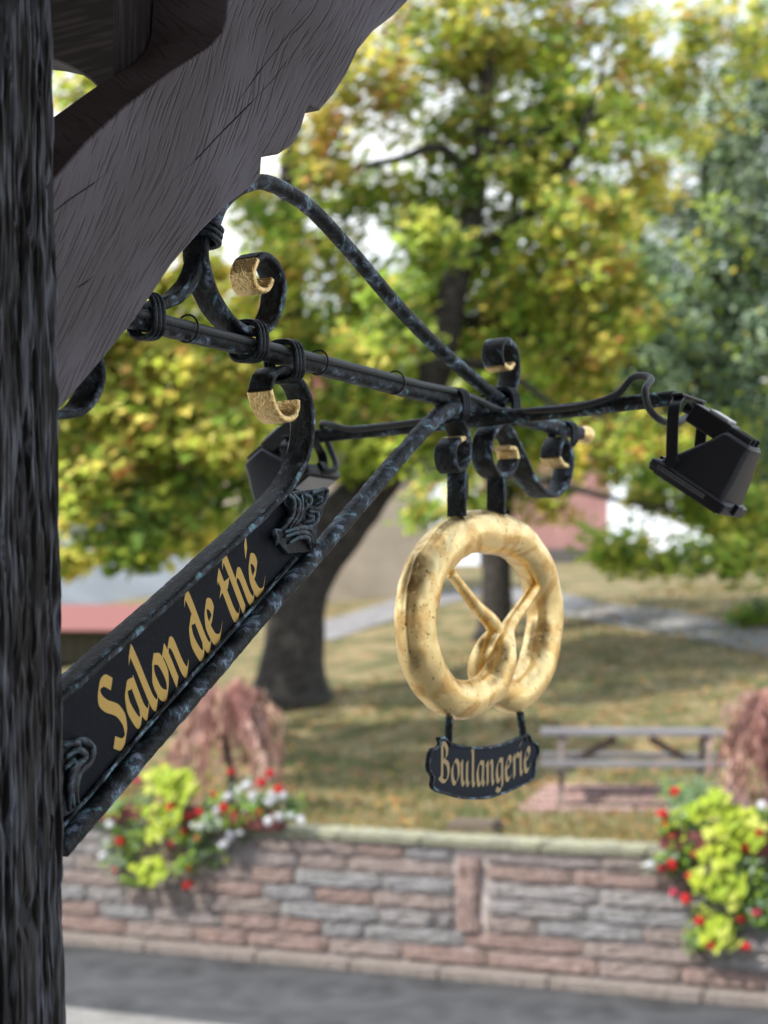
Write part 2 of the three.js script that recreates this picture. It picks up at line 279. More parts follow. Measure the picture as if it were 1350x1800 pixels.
// ------------------------------------------------------------------ wrought iron bracket
const bracket = framed('iron_bracket', 'forged dark iron bracket with scrolls, gilded curl tips and ball finial', 'bracket');
const STRIP = .042, STH = .011;
function scroll(list, { gilded, w = STRIP / 2, wid = STRIP, thk = STH, name = 'scroll', ends } = {}) {   // near rim of the band traced, band runs back from it
  const pts = LL(list, w).map(p => p.setZ(w - wid / 2));
  const cut = gilded ?? list.length;
  const g = part(name, sweep(pts.slice(0, Math.min(pts.length, cut + 1)), { wid, thk, ch: .0028, ham: .16, seed: list[0][0] * .01, ds: .004 }), iron, bracket);
  if (gilded != null) part('gilded_tip', sweep(pts.slice(cut), { wid: wid * 1.01, thk: thk * 1.06, ch: .003, ham: .12, seed: 3 + list[0][1] * .01, ds: .003, color: false, ends: [1, .75] }), gilt, g, 'worn gold leaf on the curled tip');
  return g;
}
part('main_bar', sweep(LL([[222, 556], [440, 611], [640, 664], [850, 718], [1018, 762]]), { wid: .026, thk: .026, ch: .005, ham: .10, seed: 1 }), iron, bracket, 'long horizontal bar');
part('curved_arm', sweep(LL([[352, 425], [372, 395], [384, 365], [402, 342], [430, 326], [462, 320], [500, 335], [545, 366], [620, 446], [672, 508], [727, 569], [790, 630], [862, 690], [884, 706]]), { wid: .025, thk: .021, ch: .006, ham: .16, seed: 2 }), iron, bracket, 'swan-necked upper arm');
part('strut', sweep(LL([[800, 716], [785, 722], [762, 738], [700, 805], [640, 876], [560, 968], [470, 1068], [380, 1172], [280, 1288], [200, 1382], [105, 1492]], .012), { wid: .028, thk: .026, ch: .007, ham: .26, seed: 5 }), iron, bracket, 'hammered lower strut');
scroll([[70, 1265], [118, 1224], [200, 1150], [300, 1062], [400, 970], [470, 905], [520, 850], [545, 800], [553, 745], [545, 690], [525, 660], [505, 649], [487, 658], [478, 685], [486, 714], [500, 734], [516, 735], [527, 722], [529, 703]], { gilded: 13, name: 'frame_bar' });
scroll([[372, 372], [368, 410], [366, 440], [372, 480], [392, 530], [420, 566], [455, 584], [482, 572], [499, 535], [502, 492], [488, 460], [468, 448], [455, 456], [448, 478], [452, 500], [465, 510], [479, 503], [484, 490]], { gilded: 12 });
scroll([[255, 560], [290, 535], [322, 520], [348, 488], [362, 445], [370, 405], [372, 372]], { wid: .03, w: .015, thk: .016 });
scroll([[100, 728], [122, 728], [150, 722], [174, 695], [185, 662], [181, 634], [165, 612]], {});
scroll([[800, 722], [817, 742], [828, 772], [829, 800], [820, 822], [808, 824], [802, 806], [803, 786], [812, 773], [822, 769]], { gilded: 8, name: 'hanging_hook' });
scroll([[890, 742], [874, 758], [866, 785], [868, 812], [878, 830], [892, 836], [906, 826], [913, 806], [909, 790], [900, 786]], { gilded: 7, name: 'hanging_hook' });
scroll([[888, 712], [906, 690], [914, 655], [911, 618], [897, 598], [887, 603], [884, 622], [888, 640], [898, 647], [908, 639]], { gilded: 7 });
scroll([[893, 740], [908, 765], [926, 802], [944, 843], [964, 866], [984, 868], [1002, 848], [1009, 812], [1005, 785], [996, 772], [988, 784], [985, 802], [992, 815], [1003, 819]], { gilded: 11 });
// crossbar that carries the lamps, square to the main bar
const crossR = V(-.004, L(1150, 708, .32).y + .003, .362), crossL = V(0, L(560, 766, -.35).y, -.36), crossY = (z) => mix(crossL.y, crossR.y, (z + .36) / .722) - .002;
part('crossbar', sweep([crossL, V(0, crossY(-.1), -.1), V(0, crossY(.1), .1), crossR], { wid: .024, thk: .02, ch: .004, ham: .12, side: V(0, 1, 0), seed: 7 }), iron, bracket, 'crossbar carrying the two floodlights');
{ // wrapped collars of three wires
  const loopAt = (px, py, wN, hN, ang, len = .030) => {
    const c = L(px, py), gs = [], T = V(Math.cos(ang), Math.sin(ang), 0), B = V(-Math.sin(ang), Math.cos(ang), 0);
    for (let k = 0; k < 3; k++) {
      const o = c.clone().addScaledVector(T, (k - 1) * len / 3), a = hN / 2, b = wN / 2, P = [[a, b * .6], [a * .7, b], [-a * .7, b], [-a, b * .6], [-a, -b * .6], [-a * .7, -b], [a * .7, -b], [a, -b * .6]];
      gs.push(tube(P.map(([x, z]) => o.clone().addScaledVector(B, x).setZ(o.z + z)), len / 6.2, { closed: true, ds: .006, seg: 8 }));
    }
    part('collar', mergeGeometries(gs), ironPlain, bracket);
  };
  const A = .10;
  loopAt(256, 556, .040, .052, A, .026); loopAt(352, 412, .050, .036, 1.25, .028); loopAt(436, 600, .048, .050, A, .026); loopAt(500, 636, .048, .054, A, .026);
  loopAt(796, 714, .046, .052, A, .028); loopAt(884, 716, .048, .062, A, .03); loopAt(990, 764, .044, .044, A, .028);
}
{ // gilded ball on the end of the bar
  const c = L(1022, 763), e = L(1036, 768), g = new THREE.LatheGeometry([[0, -.010], [.012, -.010], [.010, -.003], [.0085, .000], [.014, .006], [.0185, .017], [.0175, .026], [.012, .034], [.004, .038], [0, .0385]].map(([r, y]) => new THREE.Vector2(r, y)), 24);
  g.rotateZ(-Math.PI / 2); g.translate(c.x, c.y, 0); part('finial', g, gold, bracket, 'gilded ball finial');
}
// ------------------------------------------------------------------ cables strapped to the iron
{
  const tie = (px, py, parent) => { const c = L(px, py), P = []; for (let k = 0; k < 10; k++) { const a = k / 10 * Math.PI * 2; P.push(V(c.x, c.y + .003 + .0185 * Math.sin(a), .004 + .0185 * Math.cos(a))); } part('cable_tie', tube(P, .0014, { closed: true, ds: .006, seg: 5 }), blackPlastic, parent); };
  const zf = .013, c1 = framed('power_cable', 'black rubber cable strapped along the bar to the right floodlight', 'cable', 'cables strapped to the iron bracket');
  const barTop = [[240, 549], [330, 572], [440, 600], [520, 620], [640, 650], [740, 676], [805, 690], [842, 704]].map(([x, y]) => L(x, y, zf));
  const right = [V(.0, crossY(.05) + .012, .035), V(-.012, crossY(.12) + .004, .12), V(-.014, crossY(.2) + .004, .20), V(-.012, crossY(.26) + .018, .262), V(-.014, crossY(.3) + .043, .293)];
  const loop = [[1152, 668], [1142, 690], [1148, 718], [1165, 738], [1190, 746], [1212, 738], [1222, 730]].map(([x, y], i) => L(x, y, .33 + .004 * i).add(V(-.02, 0, 0)));
  part('sheath', tube([...barTop, ...right, ...loop], .0062, { ds: .008, seg: 10 }), rubber, c1);
  for (const [x, y] of [[325, 582], [430, 608], [555, 641], [690, 676], [800, 705], [846, 717]]) tie(x, y, c1);
  const c2 = framed('power_cable', 'black rubber cable running along the crossbar to the left floodlight', 'cable', 'cables strapped to the iron bracket');
  const left = [V(-.015, crossY(-.03) + .008, -.03), V(-.016, crossY(-.1) + .006, -.1), V(-.016, crossY(-.2) + .004, -.2), V(-.017, crossY(-.28) + .006, -.275), V(-.016, crossY(-.3) + .016, -.31), V(-.005, crossY(-.3) + .022, -.34), V(.02, crossY(-.3) + .008, -.352), V(.03, crossY(-.3) - .03, -.34), V(.02, crossY(-.3) - .06, -.325), V(-.002, crossY(-.3) - .07, -.335), V(-.015, crossY(-.3) - .065, -.36)];
  part('sheath', tube(left, .0062, { ds: .008, seg: 10 }), rubber, c2);
}
// ------------------------------------------------------------------ floodlights
const lampGrey = coat({ color: rgb(.022, .024, .032), roughness: .42, bumpMap: rep(grit, 10), bumpScale: .0003 });
const labelTex = (() => { const c = document.createElement('canvas'); c.width = 512; c.height = 48; const x = c.getContext('2d'); x.fillStyle = '#55585e'; x.fillRect(0, 0, 512, 48); x.strokeStyle = '#16181c'; x.lineWidth = 4; x.beginPath(); x.moveTo(10, 24); x.lineTo(26, 6); x.lineTo(42, 24); x.lineTo(26, 42); x.closePath(); x.stroke(); x.beginPath(); x.moveTo(18, 24); x.lineTo(34, 24); x.stroke();
  x.lineWidth = 3; const r = rng(5); for (let i = 0; i < 30; i++) { const X = 60 + i * 14.5; if (i % 8 === 7) continue; x.beginPath(); x.moveTo(X, 12 + r() * 6); x.lineTo(X + 2, 36); x.moveTo(X, 12 + r() * 20); x.lineTo(X + 8, 12 + r() * 24); x.stroke(); }
  const t = new THREE.CanvasTexture(c); t.colorSpace = THREE.SRGBColorSpace; t.magFilter = THREE.LinearFilter; return t; })();
function floodlight(label, sgn, end) {     // sgn +1: right lamp; glass faces down and in towards the pretzel
  const o = framed('floodlight', label, 'floodlight', 'floodlights on the crossbar');
  const g0 = new THREE.Group(); // local axes: X = u, Y = back (up and outwards), Z = along the glass outwards and down
  const back = V(0, .83, .56 * sgn).normalize(), out = V(0, -.56, .83 * sgn).normalize(), c = end;
  const M = new THREE.Matrix4().makeBasis(V(sgn, 0, 0), back, out).scale(V(.78, .86, .775)).setPosition(c);
  const put = (name, geo, m, parent, lab) => { geo.applyMatrix4(M); return part(name, geo, m, parent, lab); };
  const frus = (pr, seg = 2) => { // loft of rounded rectangles: rows [y, halfX, halfZ, cx, cz, r]
    const pos = [], idx = [], K = 20; for (const [y, hx, hz, cx, cz, r] of pr) for (let k = 0; k < K; k++) { const q = Math.floor(k / 5), a = (q + (k % 5) / 4) * Math.PI / 2, sx = [1, -1, -1, 1][q], sz = [1, 1, -1, -1][q]; pos.push(cx + sx * (hx - r) + r * Math.cos(a), y, cz + sz * (hz - r) + r * Math.sin(a)); }
    for (let i = 0; i < pr.length - 1; i++) for (let k = 0; k < K; k++) { const a = i * K + k, b = i * K + (k + 1) % K; idx.push(a, a + K, b, b, a + K, b + K); }
    for (const row of [0, pr.length - 1]) { const o2 = pos.length / 3; pos.push(pr[row][3], pr[row][0], pr[row][4]); for (let k = 0; k < K; k++) { const a = row * K + k, b = row * K + (k + 1) % K; row ? idx.push(a, o2, b) : idx.push(a, b, o2); } }
    const g = new THREE.BufferGeometry(); g.setAttribute('position', new THREE.Float32BufferAttribute(pos, 3)); g.setIndex(idx); const q = toCreasedNormals(g, .5); q.setAttribute('uv', new THREE.Float32BufferAttribute(new Float32Array(q.attributes.position.count * 2), 2)); return q; };
  const body = put('housing', frus([[.014, .066, .086, 0, 0, .012], [.055, .058, .066, 0, .014, .012], [.095, .048, .047, 0, .025, .012], [.122, .042, .036, 0, .031, .01], [.128, .036, .030, 0, .031, .008]]), lampGrey, o, 'tapered reflector housing');
  for (const x of [-.025, 0, .025]) put('housing_rib', box(.006, .02, .05, x, .130, .031, .002), lampGrey, body);
  const rim = put('front_frame', frus([[-.006, .072, .094, 0, 0, .008], [.002, .075, .098, 0, 0, .01], [.014, .075, .098, 0, 0, .01], [.018, .068, .089, 0, 0, .01]]), blackPlastic, o, 'black front frame');
  put('glass', box(.118, .003, .165, 0, -.0085, 0), new THREE.MeshPhysicalMaterial({ color: rgb(.07, .075, .08), roughness: .12, metalness: .0, clearcoat: .6 }), rim);
  const lb = new THREE.PlaneGeometry(.125, .009); lb.rotateY(-Math.PI / 2 * sgn); if (sgn < 0) lb.rotateY(0); lb.translate(-.0765 * sgn, .007, -.012); if (sgn > 0) put('label', lb, mat({ map: labelTex, roughness: .6 }), rim, 'grey maker label with tiny print');
  for (const z of [-.1, .1]) put('clip', box(.03, .022, .012, 0, .010, z, .003), blackPlastic, rim);
  // yoke: two flat arms from the crossbar down to pivots on the frame, joined above
  const piv = z => V(0, .022, z).applyMatrix4(M), topY = crossY(c.z) - .002;
  for (const x of [-.081, .081]) {
    const p = V(x, .03, -.05).applyMatrix4(M), q = V(p.x * .62, topY, p.z + .004 * sgn);
    part('yoke_arm', sweep([q, V(p.x, q.y - .02, q.z), V(p.x, p.y + .03, p.z), p], { wid: .020, thk: .004, ch: .001, ham: .02, color: false, side: V(0, 0, 1) }), blackPlastic, o);
    part('pivot_knob', (() => { const g = new THREE.CylinderGeometry(.011, .011, .014, 10); g.rotateZ(Math.PI / 2); g.translate(p.x, p.y, p.z); return g; })(), blackPlastic, o);
  }
  part('yoke_plate', box(.11, .005, .022, 0, topY + .001, V(0, .03, -.05).applyMatrix4(M).z + .004 * sgn, .002), blackPlastic, o);
  const jb = put('junction_box', box(.062, .040, .10, 0, .122, -.046, .005), blackPlastic, o, 'black wiring box');
  put('box_lid', box(.05, .006, .05, 0, .1445, -.036, .002), mat({ color: rgb(.5, .5, .52), roughness: .35 }), jb, 'pale lid');
  put('gland', (() => { const g = new THREE.CylinderGeometry(.009, .011, .03, 10); g.rotateX(Math.PI / 2); g.translate(0, .122, -.105); return g; })(), blackPlastic, jb);
  const nk = put('box_neck', box(.034, .03, .04, 0, .118, .012, .003), blackPlastic, jb);
  return o;
}
{
  const rc = L(1221, 866, .37).setX(.0); rc.x = L(1221, 866, .37).x;
  floodlight('black floodlight on the right end of the crossbar, side view with pale label', 1, V(.0, L(1220, 862, .395).y, .398));
  floodlight('black floodlight on the far crossbar end, behind the slanted tea room board', -1, V(.0, L(520, 870, -.40).y, -.40));
}

// ------------------------------------------------------------------ lettering drawn with a broad nib
const GLYPH = {
  a: [.86, [[.60, .93], [.30, .96], [.10, .55], [.20, .08], [.42, .10], [.58, .40]], [[.62, .97], [.58, .25], [.68, .04], [.84, .18]]],
  l: [.50, [[.02, 1.42], [.17, 1.58], [.20, 1.2], [.19, .25], [.30, .03], [.48, .18]]],
  o: [.80, [[.40, .98], [.12, .62], [.14, .18], [.38, .02], [.66, .38], [.62, .84], [.38, .98]]],
  n: [.92, [[.0, .80], [.14, .96], [.17, .6], [.17, .04]], [[.18, .72], [.42, .97], [.58, .88], [.60, .25], [.70, .03], [.86, .18]]],
  d: [.88, [[.60, .93], [.30, .96], [.10, .55], [.20, .08], [.42, .10], [.60, .40]], [[.44, 1.46], [.58, 1.60], [.62, 1.2], [.60, .25], [.70, .04], [.86, .18]]],
  e: [.76, [[.14, .50], [.52, .66], [.54, .90], [.34, .98], [.10, .60], [.16, .14], [.38, .03], [.68, .22]]],
  t: [.60, [[.14, 1.22], [.22, 1.3], [.22, .25], [.34, .03], [.56, .18]], [[.0, .92], [.16, .97], [.52, .95]]],
  h: [.92, [[.0, 1.44], [.14, 1.60], [.17, 1.2], [.17, .04]], [[.18, .72], [.42, .97], [.58, .88], [.60, .25], [.70, .03], [.86, .18]]],
  S: [.98, [[.82, 1.30], [.62, 1.50], [.34, 1.48], [.18, 1.24], [.30, 1.0], [.62, .72], [.72, .40], [.56, .08], [.26, .0], [.04, .18]]],
  B: [1.0, [[.06, 1.30], [.22, 1.5], [.26, 1.1], [.24, .12]], [[.0, 1.40], [.40, 1.52], [.66, 1.32], [.60, 1.0], [.32, .82]], [[.32, .82], [.68, .76], [.80, .45], [.66, .10], [.36, .0], [.02, .10]]],
  u: [.92, [[.0, .80], [.14, .96], [.15, .25], [.30, .03], [.56, .30]], [[.60, .97], [.58, .25], [.70, .03], [.86, .18]]],
  g: [.86, [[.60, .93], [.30, .96], [.10, .55], [.20, .12], [.42, .14], [.58, .40]], [[.60, .97], [.62, .3], [.63, .02], [.57, -.22], [.32, -.32], [.06, -.20]]],
  r: [.64, [[.0, .80], [.14, .96], [.17, .6], [.17, .04]], [[.18, .70], [.38, .97], [.60, .86]]],
  i: [.46, [[.0, .80], [.14, .96], [.15, .25], [.26, .03], [.44, .18]], [[.10, 1.26], [.20, 1.40]]], ' ': [.42],
};
GLYPH['é'] = [...GLYPH.e, [[.30, 1.18], [.46, 1.48]]];
function textWidth(s) { let w = 0; for (const ch of s) w += GLYPH[ch][0]; return w; }
function writeNib(ctx, s, map, nib = .20, ang = .72) {      // map(x, y) -> canvas point; unit = x-height
  let x0 = 0; const hx = Math.cos(ang) * nib / 2, hy = Math.sin(ang) * nib / 2;
  for (const ch of s) {
    const [adv, ...strokes] = GLYPH[ch];
    for (const st of strokes) {
      const c = new THREE.CatmullRomCurve3(st.map(([x, y]) => V(x, y, 0)), false, 'catmullrom', .4), n = 26, P = c.getPoints(n);
      for (let i = 0; i < n; i++) {
        const a = P[i], b = P[i + 1], q = [[a.x - hx, a.y - hy], [a.x + hx, a.y + hy], [b.x + hx, b.y + hy], [b.x - hx, b.y - hy]].map(([x, y]) => map(x + x0, y));
        ctx.beginPath(); q.forEach((p, k) => k ? ctx.lineTo(p[0], p[1]) : ctx.moveTo(p[0], p[1])); ctx.closePath(); ctx.fill(); ctx.stroke();
      }
    }
    x0 += adv;
  }
}
function scratches(ctx, w, h, seed, n, cols, diag) { const r = rng(seed); for (let i = 0; i < n; i++) { const x = r() * w, y = r() * h, l = 4 + r() * r() * 60, a = diag + (r() - .5) * .9; ctx.strokeStyle = cols[Math.floor(r() * cols.length)]; ctx.globalAlpha = .1 + .45 * r(); ctx.lineWidth = .6 + 1.3 * r(); ctx.beginPath(); ctx.moveTo(x, y); ctx.lineTo(x + l * Math.cos(a), y + l * Math.sin(a)); ctx.stroke(); } ctx.globalAlpha = 1; }

// ------------------------------------------------------------------ slanted tea room board
{
  const o = framed('tea_room_sign', 'slanted dark board lettered Salon de thé in gold beside the post', 'sign');
  const w0 = .006, poly = LL([[60, 1272], [118, 1222], [200, 1149], [300, 1061], [400, 969], [470, 904], [515, 858], [548, 868], [560, 925], [540, 972], [470, 1052], [380, 1155], [280, 1268], [200, 1362], [128, 1446], [60, 1524]], w0);
  const b0 = L(205, 1318, w0), b1 = L(465, 1040, w0), e1 = b1.clone().sub(b0).normalize(), e2 = V(-e1.y, e1.x, 0);
  const T = p => [p.clone().sub(b0).dot(e1), p.clone().sub(b0).dot(e2)], uvs = poly.map(T), mx = Math.min(...uvs.map(q => q[0])) - .01, my = Math.min(...uvs.map(q => q[1])) - .01, SW = Math.max(...uvs.map(q => q[0])) - mx + .01, SH = Math.max(...uvs.map(q => q[1])) - my + .01;
  const c = document.createElement('canvas'); c.width = 2048; c.height = 512; const x = c.getContext('2d');
  x.fillStyle = '#161a22'; x.fillRect(0, 0, 2048, 512);
  { const r = rng(3); for (let i = 0; i < 900; i++) { x.globalAlpha = .05 + .1 * r(); x.fillStyle = ['#2c333f', '#12151b', '#2a3a44', '#31313a'][Math.floor(r() * 4)]; x.beginPath(); x.arc(r() * 2048, r() * 512, 3 + 16 * r(), 0, 7); x.fill(); } x.globalAlpha = 1; }
  scratches(x, 2048, 512, 8, 620, ['#46525e', '#38606a', '#5b626c', '#0d0f13'], .5);
  const len = b1.distanceTo(b0) + .012, sx = len / textWidth('Salon de thé'), sy = .058;
  x.fillStyle = x.strokeStyle = '#d8b469'; x.lineWidth = 1.2;
  const map = (a, b) => [((a * sx) - mx) / SW * 2048, (1 - ((b * sy) - my) / SH) * 512];
  writeNib(x, 'Salon de thé', map, .31, .66);
  scratches(x, 2048, 512, 18, 90, ['#2a2f38', '#77705a'], .5);
  const t = new THREE.CanvasTexture(c); t.colorSpace = THREE.SRGBColorSpace; t.magFilter = THREE.LinearFilter; t.anisotropy = 8;
  const sh = new THREE.Shape(poly.map(p => new THREE.Vector2(p.x, p.y))), g = new THREE.ExtrudeGeometry(sh, { depth: .005, bevelEnabled: false }); g.translate(0, 0, w0 - .005);
  const p = g.attributes.position, uv = g.attributes.uv; for (let i = 0; i < p.count; i++) { const q = T(V(p.getX(i), p.getY(i), 0).setZ(0)); uv.setXY(i, (q[0] - mx) / SW, (q[1] - my) / SH); }
  const board = part('board', g, coat({ map: t, roughness: .7, specularIntensity: .35, bumpMap: rep(grit, 3, 1), bumpScale: .0004 }), o, 'dark lettered plate');
  // slim moulding between plate and strut
  part('lower_trim', sweep(LL([[60, 1508], [128, 1430], [200, 1346], [280, 1252], [380, 1140], [470, 1037], [520, 981]], .010), { wid: .008, thk: .006, ch: .002, ham: .1, seed: 11 }), iron, o);
  // cast leaf ornaments
  const leafCast = (curves, r, plate) => {
    const q = new THREE.ExtrudeGeometry(new THREE.Shape(LL(plate, .012).map(p => new THREE.Vector2(p.x, p.y))), { depth: .004, bevelEnabled: true, bevelSize: .002, bevelThickness: .003, bevelSegments: 2 }); q.translate(0, 0, .0075);
    const m = part('leaf_ornament', q, ironPlain, o, 'cast iron acanthus leaf');
    for (const cv of curves) { const pts = LL(cv, .016); pts.forEach((p, i) => p.z += .006 * Math.sin(i / (pts.length - 1) * Math.PI)); part('leaf_rib', tube(pts, [r * .7, ...pts.slice(2).map(() => r * 1.15), r * .55], { ds: .003, seg: 8 }), ironLight, m); }
  };
  const ironLight = mat({ map: rep(patina, 6), color: rgb(1.6, 1.6, 1.65), roughness: .45, bumpMap: rep(grit, 8), bumpScale: .0008 });
  leafCast([[[505, 867], [511, 879], [509, 901], [500, 920], [492, 932]], [[514, 868], [519.5, 882], [517, 904], [508, 929]], [[530, 869], [525, 887], [523, 906], [514, 929]], [[533, 868], [540, 876], [538, 887], [529, 899]], [[535, 880], [533, 890], [529, 896]], [[548, 866], [570, 861], [564, 881], [551, 895], [544, 891]], [[556, 872], [560, 878], [553, 887]], [[543, 898], [553, 902], [551, 916], [539, 926], [523, 923]], [[541, 905], [545, 912], [533, 919]], [[500, 935], [517, 929], [539, 930], [548, 944]], [[501, 943], [519, 936], [537, 939], [550, 958]], [[508, 954], [523, 944], [537, 948], [545, 965]], [[492, 932], [476, 935], [481, 944], [485, 958]]], .0034,
    [[492, 870], [530, 864], [574, 858], [567, 893], [556, 925], [553, 962], [538, 970], [505, 972], [480, 945], [494, 928], [508, 900]]);
  leafCast([[[118, 1312], [142, 1300], [157, 1316], [150, 1340], [133, 1358], [129, 1390], [138, 1415]], [[116, 1330], [135, 1318], [144, 1328], [130, 1345], [122, 1380], [130, 1420]], [[114, 1350], [126, 1338], [118, 1370], [122, 1425]], [[110, 1310], [128, 1306], [140, 1314]]], .0042,
    [[100, 1306], [140, 1300], [156, 1318], [148, 1340], [134, 1360], [132, 1390], [138, 1414], [122, 1428], [100, 1440]]);
  for (const [px, py] of [[515, 1003], [182, 1372]]) { const c0 = L(px, py, w0), g2 = new THREE.SphereGeometry(.006, 10, 8); g2.scale(1, 1, .5); g2.translate(c0.x, c0.y, c0.z + .001); part('rivet', g2, ironLight, o); }
}
// ------------------------------------------------------------------ golden pretzel
{
  const o = framed('pretzel_sign', 'large gilded metal pretzel hanging from two hooks of the bracket', 'sign');
  const P = [[956, 1010, .002], [921, 1062, .010], [892, 1106, .018], [885, 1136, .028], [880, 1168, .030], [860, 1207, .020], [814, 1231, .006], [763, 1203, 0], [736, 1140, 0], [732, 1075, 0], [749, 1002, 0], [792, 950, 0], [850, 936, 0], [910, 955, 0], [944, 1005, 0], [958, 1078, 0], [949, 1150, 0], [930, 1200, 0], [902, 1222, -.010], [870, 1212, -.022], [851, 1192, -.018], [847, 1166, -.008], [856, 1138, .004], [870, 1110, .012], [834, 1062, .008], [792, 1008, .002]];
  const R = [.0105, .012, .015, .023, .028, .031, .033, .035, .036, .0365, .037, .037, .037, .037, .0365, .036, .035, .034, .032, .029, .026, .025, .022, .0165, .011, .0095];
  const dentf = (x, y, z, d, t) => .11 * fbm(x * 12, y * 12, z * 12, 2) + .020 * N3(x * 40, y * 40, z * 40) + .075 * Math.exp(-(((Math.abs(d.z - .1)) / .09) ** 2)) * smooth(.3, .8, V(d.x, d.y, 0).dot(V(-.6, .75, 0)) + .25) * smooth(.2, .3, t) * smooth(.8, .7, t);
  const body = part('pretzel_body', tube(LL(P), R, { ds: .004, seg: 56, bumpf: dentf }), gold, o, 'hammered gold dough ring with crossed arms');
  // straps bolted to the hooks
  for (const [px, top, bot, bx, by] of [[803, 826, 908, 797, 852], [872, 834, 908, 864, 858]]) {
    const a = L(px, top, 0), b = L(px, bot, 0), s = part('strap', sweep([a, a.clone().lerp(b, .5), b], { wid: .036, thk: .010, ch: .002, ham: .1, seed: px }), iron, o);
    const c0 = L(bx, by, .006), g = new THREE.CylinderGeometry(.0085, .0085, .009, 6); g.rotateZ(Math.PI / 2); g.translate(a.x - .009, c0.y, .004); part('bolt', g, ironPlain, s, 'hexagonal bolt head');
    part('upper_plate', box(.008, .045, .032, a.x - .0005 + .010, c0.y, 0, .001), ironPlain, s);
  }
}
// ------------------------------------------------------------------ bakery plate under the pretzel
{
  const o = framed('bakery_plate', 'small scalloped dark plate lettered Boulangerie below the gold pretzel', 'sign');
  const w0 = .004, poly = LL([[771, 1298], [774, 1307], [769, 1315], [758, 1319], [753, 1350], [761, 1366], [760, 1382], [789, 1396], [821, 1403], [860, 1401], [905, 1385], [937, 1366], [940, 1356], [940, 1337], [946, 1324], [944, 1311], [934, 1303], [929, 1292], [918, 1295], [886, 1308], [853, 1314], [821, 1313], [789, 1305], [780, 1297]], w0);
  const A = L(772, 1371, w0), Bm = L(860, 1380, w0), B = L(934, 1352, w0), xs = poly.map(p => p.x), ys = poly.map(p => p.y), mx = Math.min(...xs) - .01, my = Math.min(...ys) - .01, SW = Math.max(...xs) - mx + .01, SH = Math.max(...ys) - my + .01;
  const c = document.createElement('canvas'); c.width = 1536; c.height = 512; const x = c.getContext('2d'); x.fillStyle = '#101a28'; x.fillRect(0, 0, 1536, 512);
  scratches(x, 1536, 512, 4, 900, ['#4a6272', '#2f5866', '#66778a', '#0b0f16'], -.75);
  x.fillStyle = x.strokeStyle = '#b39c74'; x.lineWidth = 1;
  const tw = textWidth('Boulangerie'), base = t => (1 - t) * (1 - t) * A.y + 2 * t * (1 - t) * (2 * Bm.y - (A.y + B.y) / 2) + t * t * B.y;
  writeNib(x, 'Boulangerie', (a, b) => { const t = a / tw, X = mix(A.x, B.x, t), Y = base(t) + b * .043; return [(X - mx) / SW * 1536, (1 - (Y - my) / SH) * 512]; }, .25, .75);
  scratches(x, 1536, 512, 14, 160, ['#2a3644', '#1a2432', '#7d7464'], -.75);
  const t = new THREE.CanvasTexture(c); t.colorSpace = THREE.SRGBColorSpace; t.magFilter = THREE.LinearFilter;
  const shp = new THREE.Shape(poly.map(p => new THREE.Vector2(p.x, p.y))), g = new THREE.ExtrudeGeometry(shp, { depth: .005, bevelEnabled: false }); g.translate(0, 0, w0 - .005);
  const p = g.attributes.position, uv = g.attributes.uv; for (let i = 0; i < p.count; i++) uv.setXY(i, (p.getX(i) - mx) / SW, (p.getY(i) - my) / SH);
  part('plate', g, coat({ map: t, roughness: .65, specularIntensity: .4, bumpMap: rep(grit, 2, 1), bumpScale: .0004 }), o, 'curved dark plate with scalloped ends');
  part('edge_rim', sweep([...poly, poly[0]].map(q => q.clone().setZ(w0 - .0015)), { wid: .009, thk: .0045, ch: .0012, ham: .1, ds: .003, seed: 21 }), iron, o);
  for (const [x0, y0, x1, y1] of [[790, 1258, 788, 1312], [914, 1252, 921, 1302]]) { const a = L(x0, y0, 0), b = L(x1, y1, 0); part('hanger', sweep([a, a.clone().lerp(b, .5), b], { wid: .014, thk: .007, ch: .0015, ham: .12, seed: x0 }), iron, o); }
}

// ------------------------------------------------------------------ stone retaining wall
const stoneTex = tex(1024, 1024, (u, v) => { const n = tfbm(u, v, 8, 1, 5), f = tfbm(u, v, 50, 4, 3), l = tfbm(u, v, 20, 7, 4); let c = mix3([.78, .78, .80], [1.0, 1.0, 1.0], smooth(-.3, .3, n + .4 * f)); c = mix3(c, [.40, .37, .36], smooth(.04, .3, -l)); c = mix3(c, [1.35, 1.36, 1.36], .75 * smooth(.1, .3, l)); c = mix3(c, [.75, .72, .45], .6 * smooth(.2, .4, f + .4 * n)); return c; });
const stoneBump = tex(512, 512, (u, v) => .5 + .45 * tfbm(u, v, 14, 5, 5), false);
const stoneTones = [[.44, .32, .30], [.45, .37, .36], [.40, .40, .43], [.40, .34, .33], [.45, .43, .45], [.46, .34, .32], [.42, .37, .38]].map(c => mat({ color: rgb(...c), map: rep(stoneTex, .8), bumpMap: rep(stoneBump, 1.6), bumpScale: .03, roughness: .92 }));
